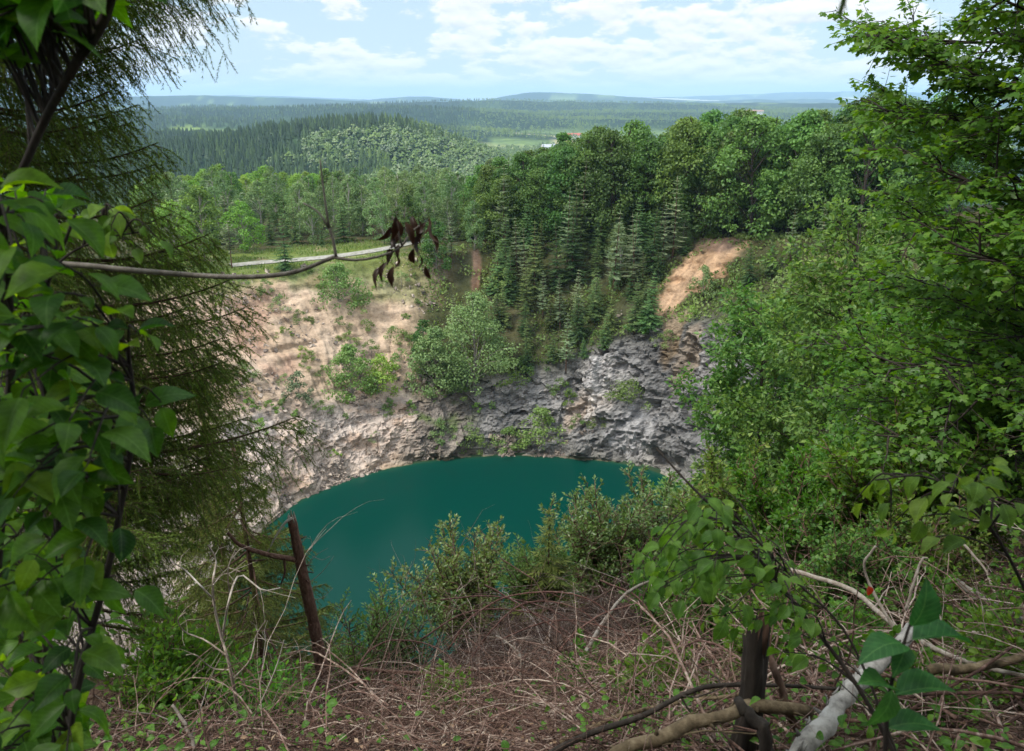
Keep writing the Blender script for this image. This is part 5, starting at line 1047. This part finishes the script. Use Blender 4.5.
# arching canes that rise out of the brushwood
g = rngs(101); CAN = [[(448, 650, 6), (470, 618, 6.1), (505, 598, 6.2), (545, 592, 6.2), (590, 600, 6.2), (625, 632, 6.1), (650, 675, 5.9)], [(470, 660, 6.2), (495, 625, 6.3), (530, 602, 6.4), (580, 610, 6.3), (620, 650, 6.1)], [(485, 585, 6.6), (520, 605, 6.5), (570, 640, 6.2), (630, 700, 5.7)], [(350, 690, 5.7), (365, 655, 6), (395, 640, 6.1), (440, 650, 6), (480, 690, 5.7)], [(420, 640, 6.5), (470, 612, 6.6), (540, 615, 6.5), (600, 660, 6.2)],
      [(540, 700, 5.4), (560, 650, 5.8), (600, 615, 6.2), (650, 600, 6.5)], [(300, 720, 4.8), (330, 690, 5), (380, 680, 5.2), (430, 700, 5.1)], [(500, 640, 6.4), (560, 620, 6.5), (640, 640, 6.4), (690, 690, 6)], [(440, 600, 7), (490, 596, 7), (550, 610, 6.9), (600, 640, 6.6)], [(600, 580, 7.2), (640, 600, 7), (670, 650, 6.6), (690, 700, 6.2)]]
CL = ['tallest red cane arching over the middle of the brow', 'second arching cane just inside the tallest one', 'straight cane sloping from the willow down to the right', 'low arching cane right of the broken trunk', 'flat arching cane in front of the yellow-leaved shrub', 'cane rising towards the white leaning branch', 'cane lying low at the left end of the brushwood', 'long cane running past the white leaning branch', 'thin cane at the foot of the willow shrub', 'cane bending down right of the white leaning branch']
for k, (pp, lb) in enumerate(zip(CAN, CL)): stick('dead_cane', lb, 'cane', pp, .010, .0045, 'cane', 40+k, n=24, twigs=5, group='dead canes on the brow', sides=5, wob=.4)

# ------------------------------------------------------------------ saplings close at the right
stems = [st([(905, 775, 1.9), (860, 690, 2.0), (800, 610, 2.1), (735, 530, 2.2), (690, 485, 2.3), (656, 448, 2.4)], .0075, .003), st([(905, 775, 1.9), (850, 640, 2.1), (790, 575, 2.2), (720, 500, 2.3)], .005, .002)]
big_leaf_shrub('slanting_sapling', 'thin sapling slanting up left with leaves hanging along its stem', 'sapling', stems, [(665, 500), (720, 480), (790, 570), (840, 640), (800, 660), (720, 620), (640, 600), (640, 560)], 56, (1.9, 2.6), M['sapling'], 110, .060, droop=.8, gap=.04)
stems = [st([(1080, 720, 1.9), (1030, 600, 1.9), (985, 520, 1.9), (930, 478, 1.9), (875, 480, 1.9)], .006, .002)]
big_leaf_shrub('arching_sapling', 'sapling arching in from the right edge with pale green leaves', 'sapling', stems, [(860, 470), (930, 455), (1020, 470), (1030, 510), (960, 530), (900, 545), (850, 500)], 20, (1.8, 2.1), M['sapling'], 112, .068, droop=.7, gap=.042)
def seedling(name, label, stem_pts, leaves_, mat):
    g = rngs(114); c = curve([at(*q) for q in stem_pts], 16); base = c[0]; gw = Geo(); gw.tube(c-base, np.linspace(.0055, .002, 16), 6, .4); gl = Geo()
    for k, (b, t_, nrm) in enumerate(leaves_):
        p, q = at(*b), at(*t_); s0 = c[int(np.argmin(np.linalg.norm(c-p, axis=1)))]; gw.tube(curve([s0, (s0+p)/2 - np.array((0, 0, .004)), p], 6)-base, .0014, 4, .4); gl.scatter(OVATES[k % 3], [p-base], [q-p], [nrm], np.linalg.norm(q-p)*(.9 if nrm[1] < -.85 else .68), np.clip(g.normal(.45, .25), 0, 1))
    root = empty(name, base, label=label, cat='sapling'); gl.build('leaves', mat, root); gw.build('stem', M['barkdark'], root)
seedling('dark_leaf_sapling', 'sapling with a few very large dark leaves at the bottom right', [(886, 860, 1.15), (885, 760, 1.17), (890, 690, 1.2), (905, 640, 1.22), (912, 618, 1.23)],
    [((912, 626, 1.22), (934, 576, 1.22), (.25, -.9, .3)), ((905, 645, 1.22), (842, 646, 1.17), (.05, .12, 1)), ((912, 640, 1.22), (1000, 648, 1.24), (0, .15, 1)), ((892, 690, 1.19), (846, 672, 1.15), (.1, .05, 1)), ((892, 690, 1.19), (876, 738, 1.15), (.3, -.9, .3)),
     ((895, 695, 1.2), (985, 692, 1.2), (0, .1, 1)), ((888, 728, 1.18), (968, 722, 1.17), (0, .05, 1)), ((905, 645, 1.22), (896, 684, 1.14), (0, -.6, .8))], M['darkplant'])
gl = Geo(); gl.scatter(OVATE, [at(868, 586, 2.6)], [(.3, 0, -1)], [(.2, -1, .3)], .05, .5); ro = empty('red_leaf', at(868, 586, 2.6), label='single crimson leaf among the green sapling leaves', cat='leaf')
gl.V = [v - np.array(ro.location) for v in gl.V]; gl.build('leaf_blade', M['redleaf'], ro); gl = Geo(); gl.tube([(0, 0, 0), (-.01, 0, .03), (-.03, .01, .06)], .001, 4, .5); gl.build('stalk', M['barkdark'], ro)
def hanging_twig():
    g = rngs(120); y = 1.1; c = curve([at(905, -160, y), at(870, -60, y), at(850, -20, y), at(842, 8, y)], 20); base = c[0]; gw = Geo(); gw.tube(c-base, np.linspace(.003, .001, 20), 5, .4); gn = Geo(); m = 420; f = g.uniform(0, 18.99, m); i = f.astype(int); p = c[i] + (c[i+1]-c[i])*(f-i)[:, None]; T = c[i+1]-c[i]; T /= np.linalg.norm(T, axis=1, keepdims=True); r = g.normal(size=(m, 3))
    gn.scatter((NEEDLE[0]*np.array((.9, 1, 1)), NEEDLE[1]), p-base, T*1.2 + r*.35, r, g.uniform(.014, .02, m), g.uniform(0, .6, m)); root = empty('hanging_spruce_twig', base, label='dark needle twig hanging into the sky from above', cat='twig'); gw.build('stem', M['barkbrown'], root); gn.build('needles', M['nearspruce'], root)
hanging_twig()
# the wood behind and beside the viewer, which shades this edge
OVER = broadleaf(190, 17, 10, 110, 62, .46, M['beech'], M['barkgrey'], base=.46, name='beech_tree')
for x, y, s, pr, lab in [(-1.6, -3.2, 1.0, OVER, 'beech close behind the viewer whose crown shades this edge'), (-8.5, -5.5, 1.0, DEEP[0], 'leafy tree behind the viewer on the left'), (2.0, -8.5, .95, BEECH[2], 'beech behind the viewer'), (-3.5, -10.5, 1.0, BEECH[3], 'beech further behind the viewer'), (9, -5.5, .9, BEECH[1], 'beech behind the viewer on the right')]:
    plant(pr, x, y, s, 1.0, lab, 'tree', None)
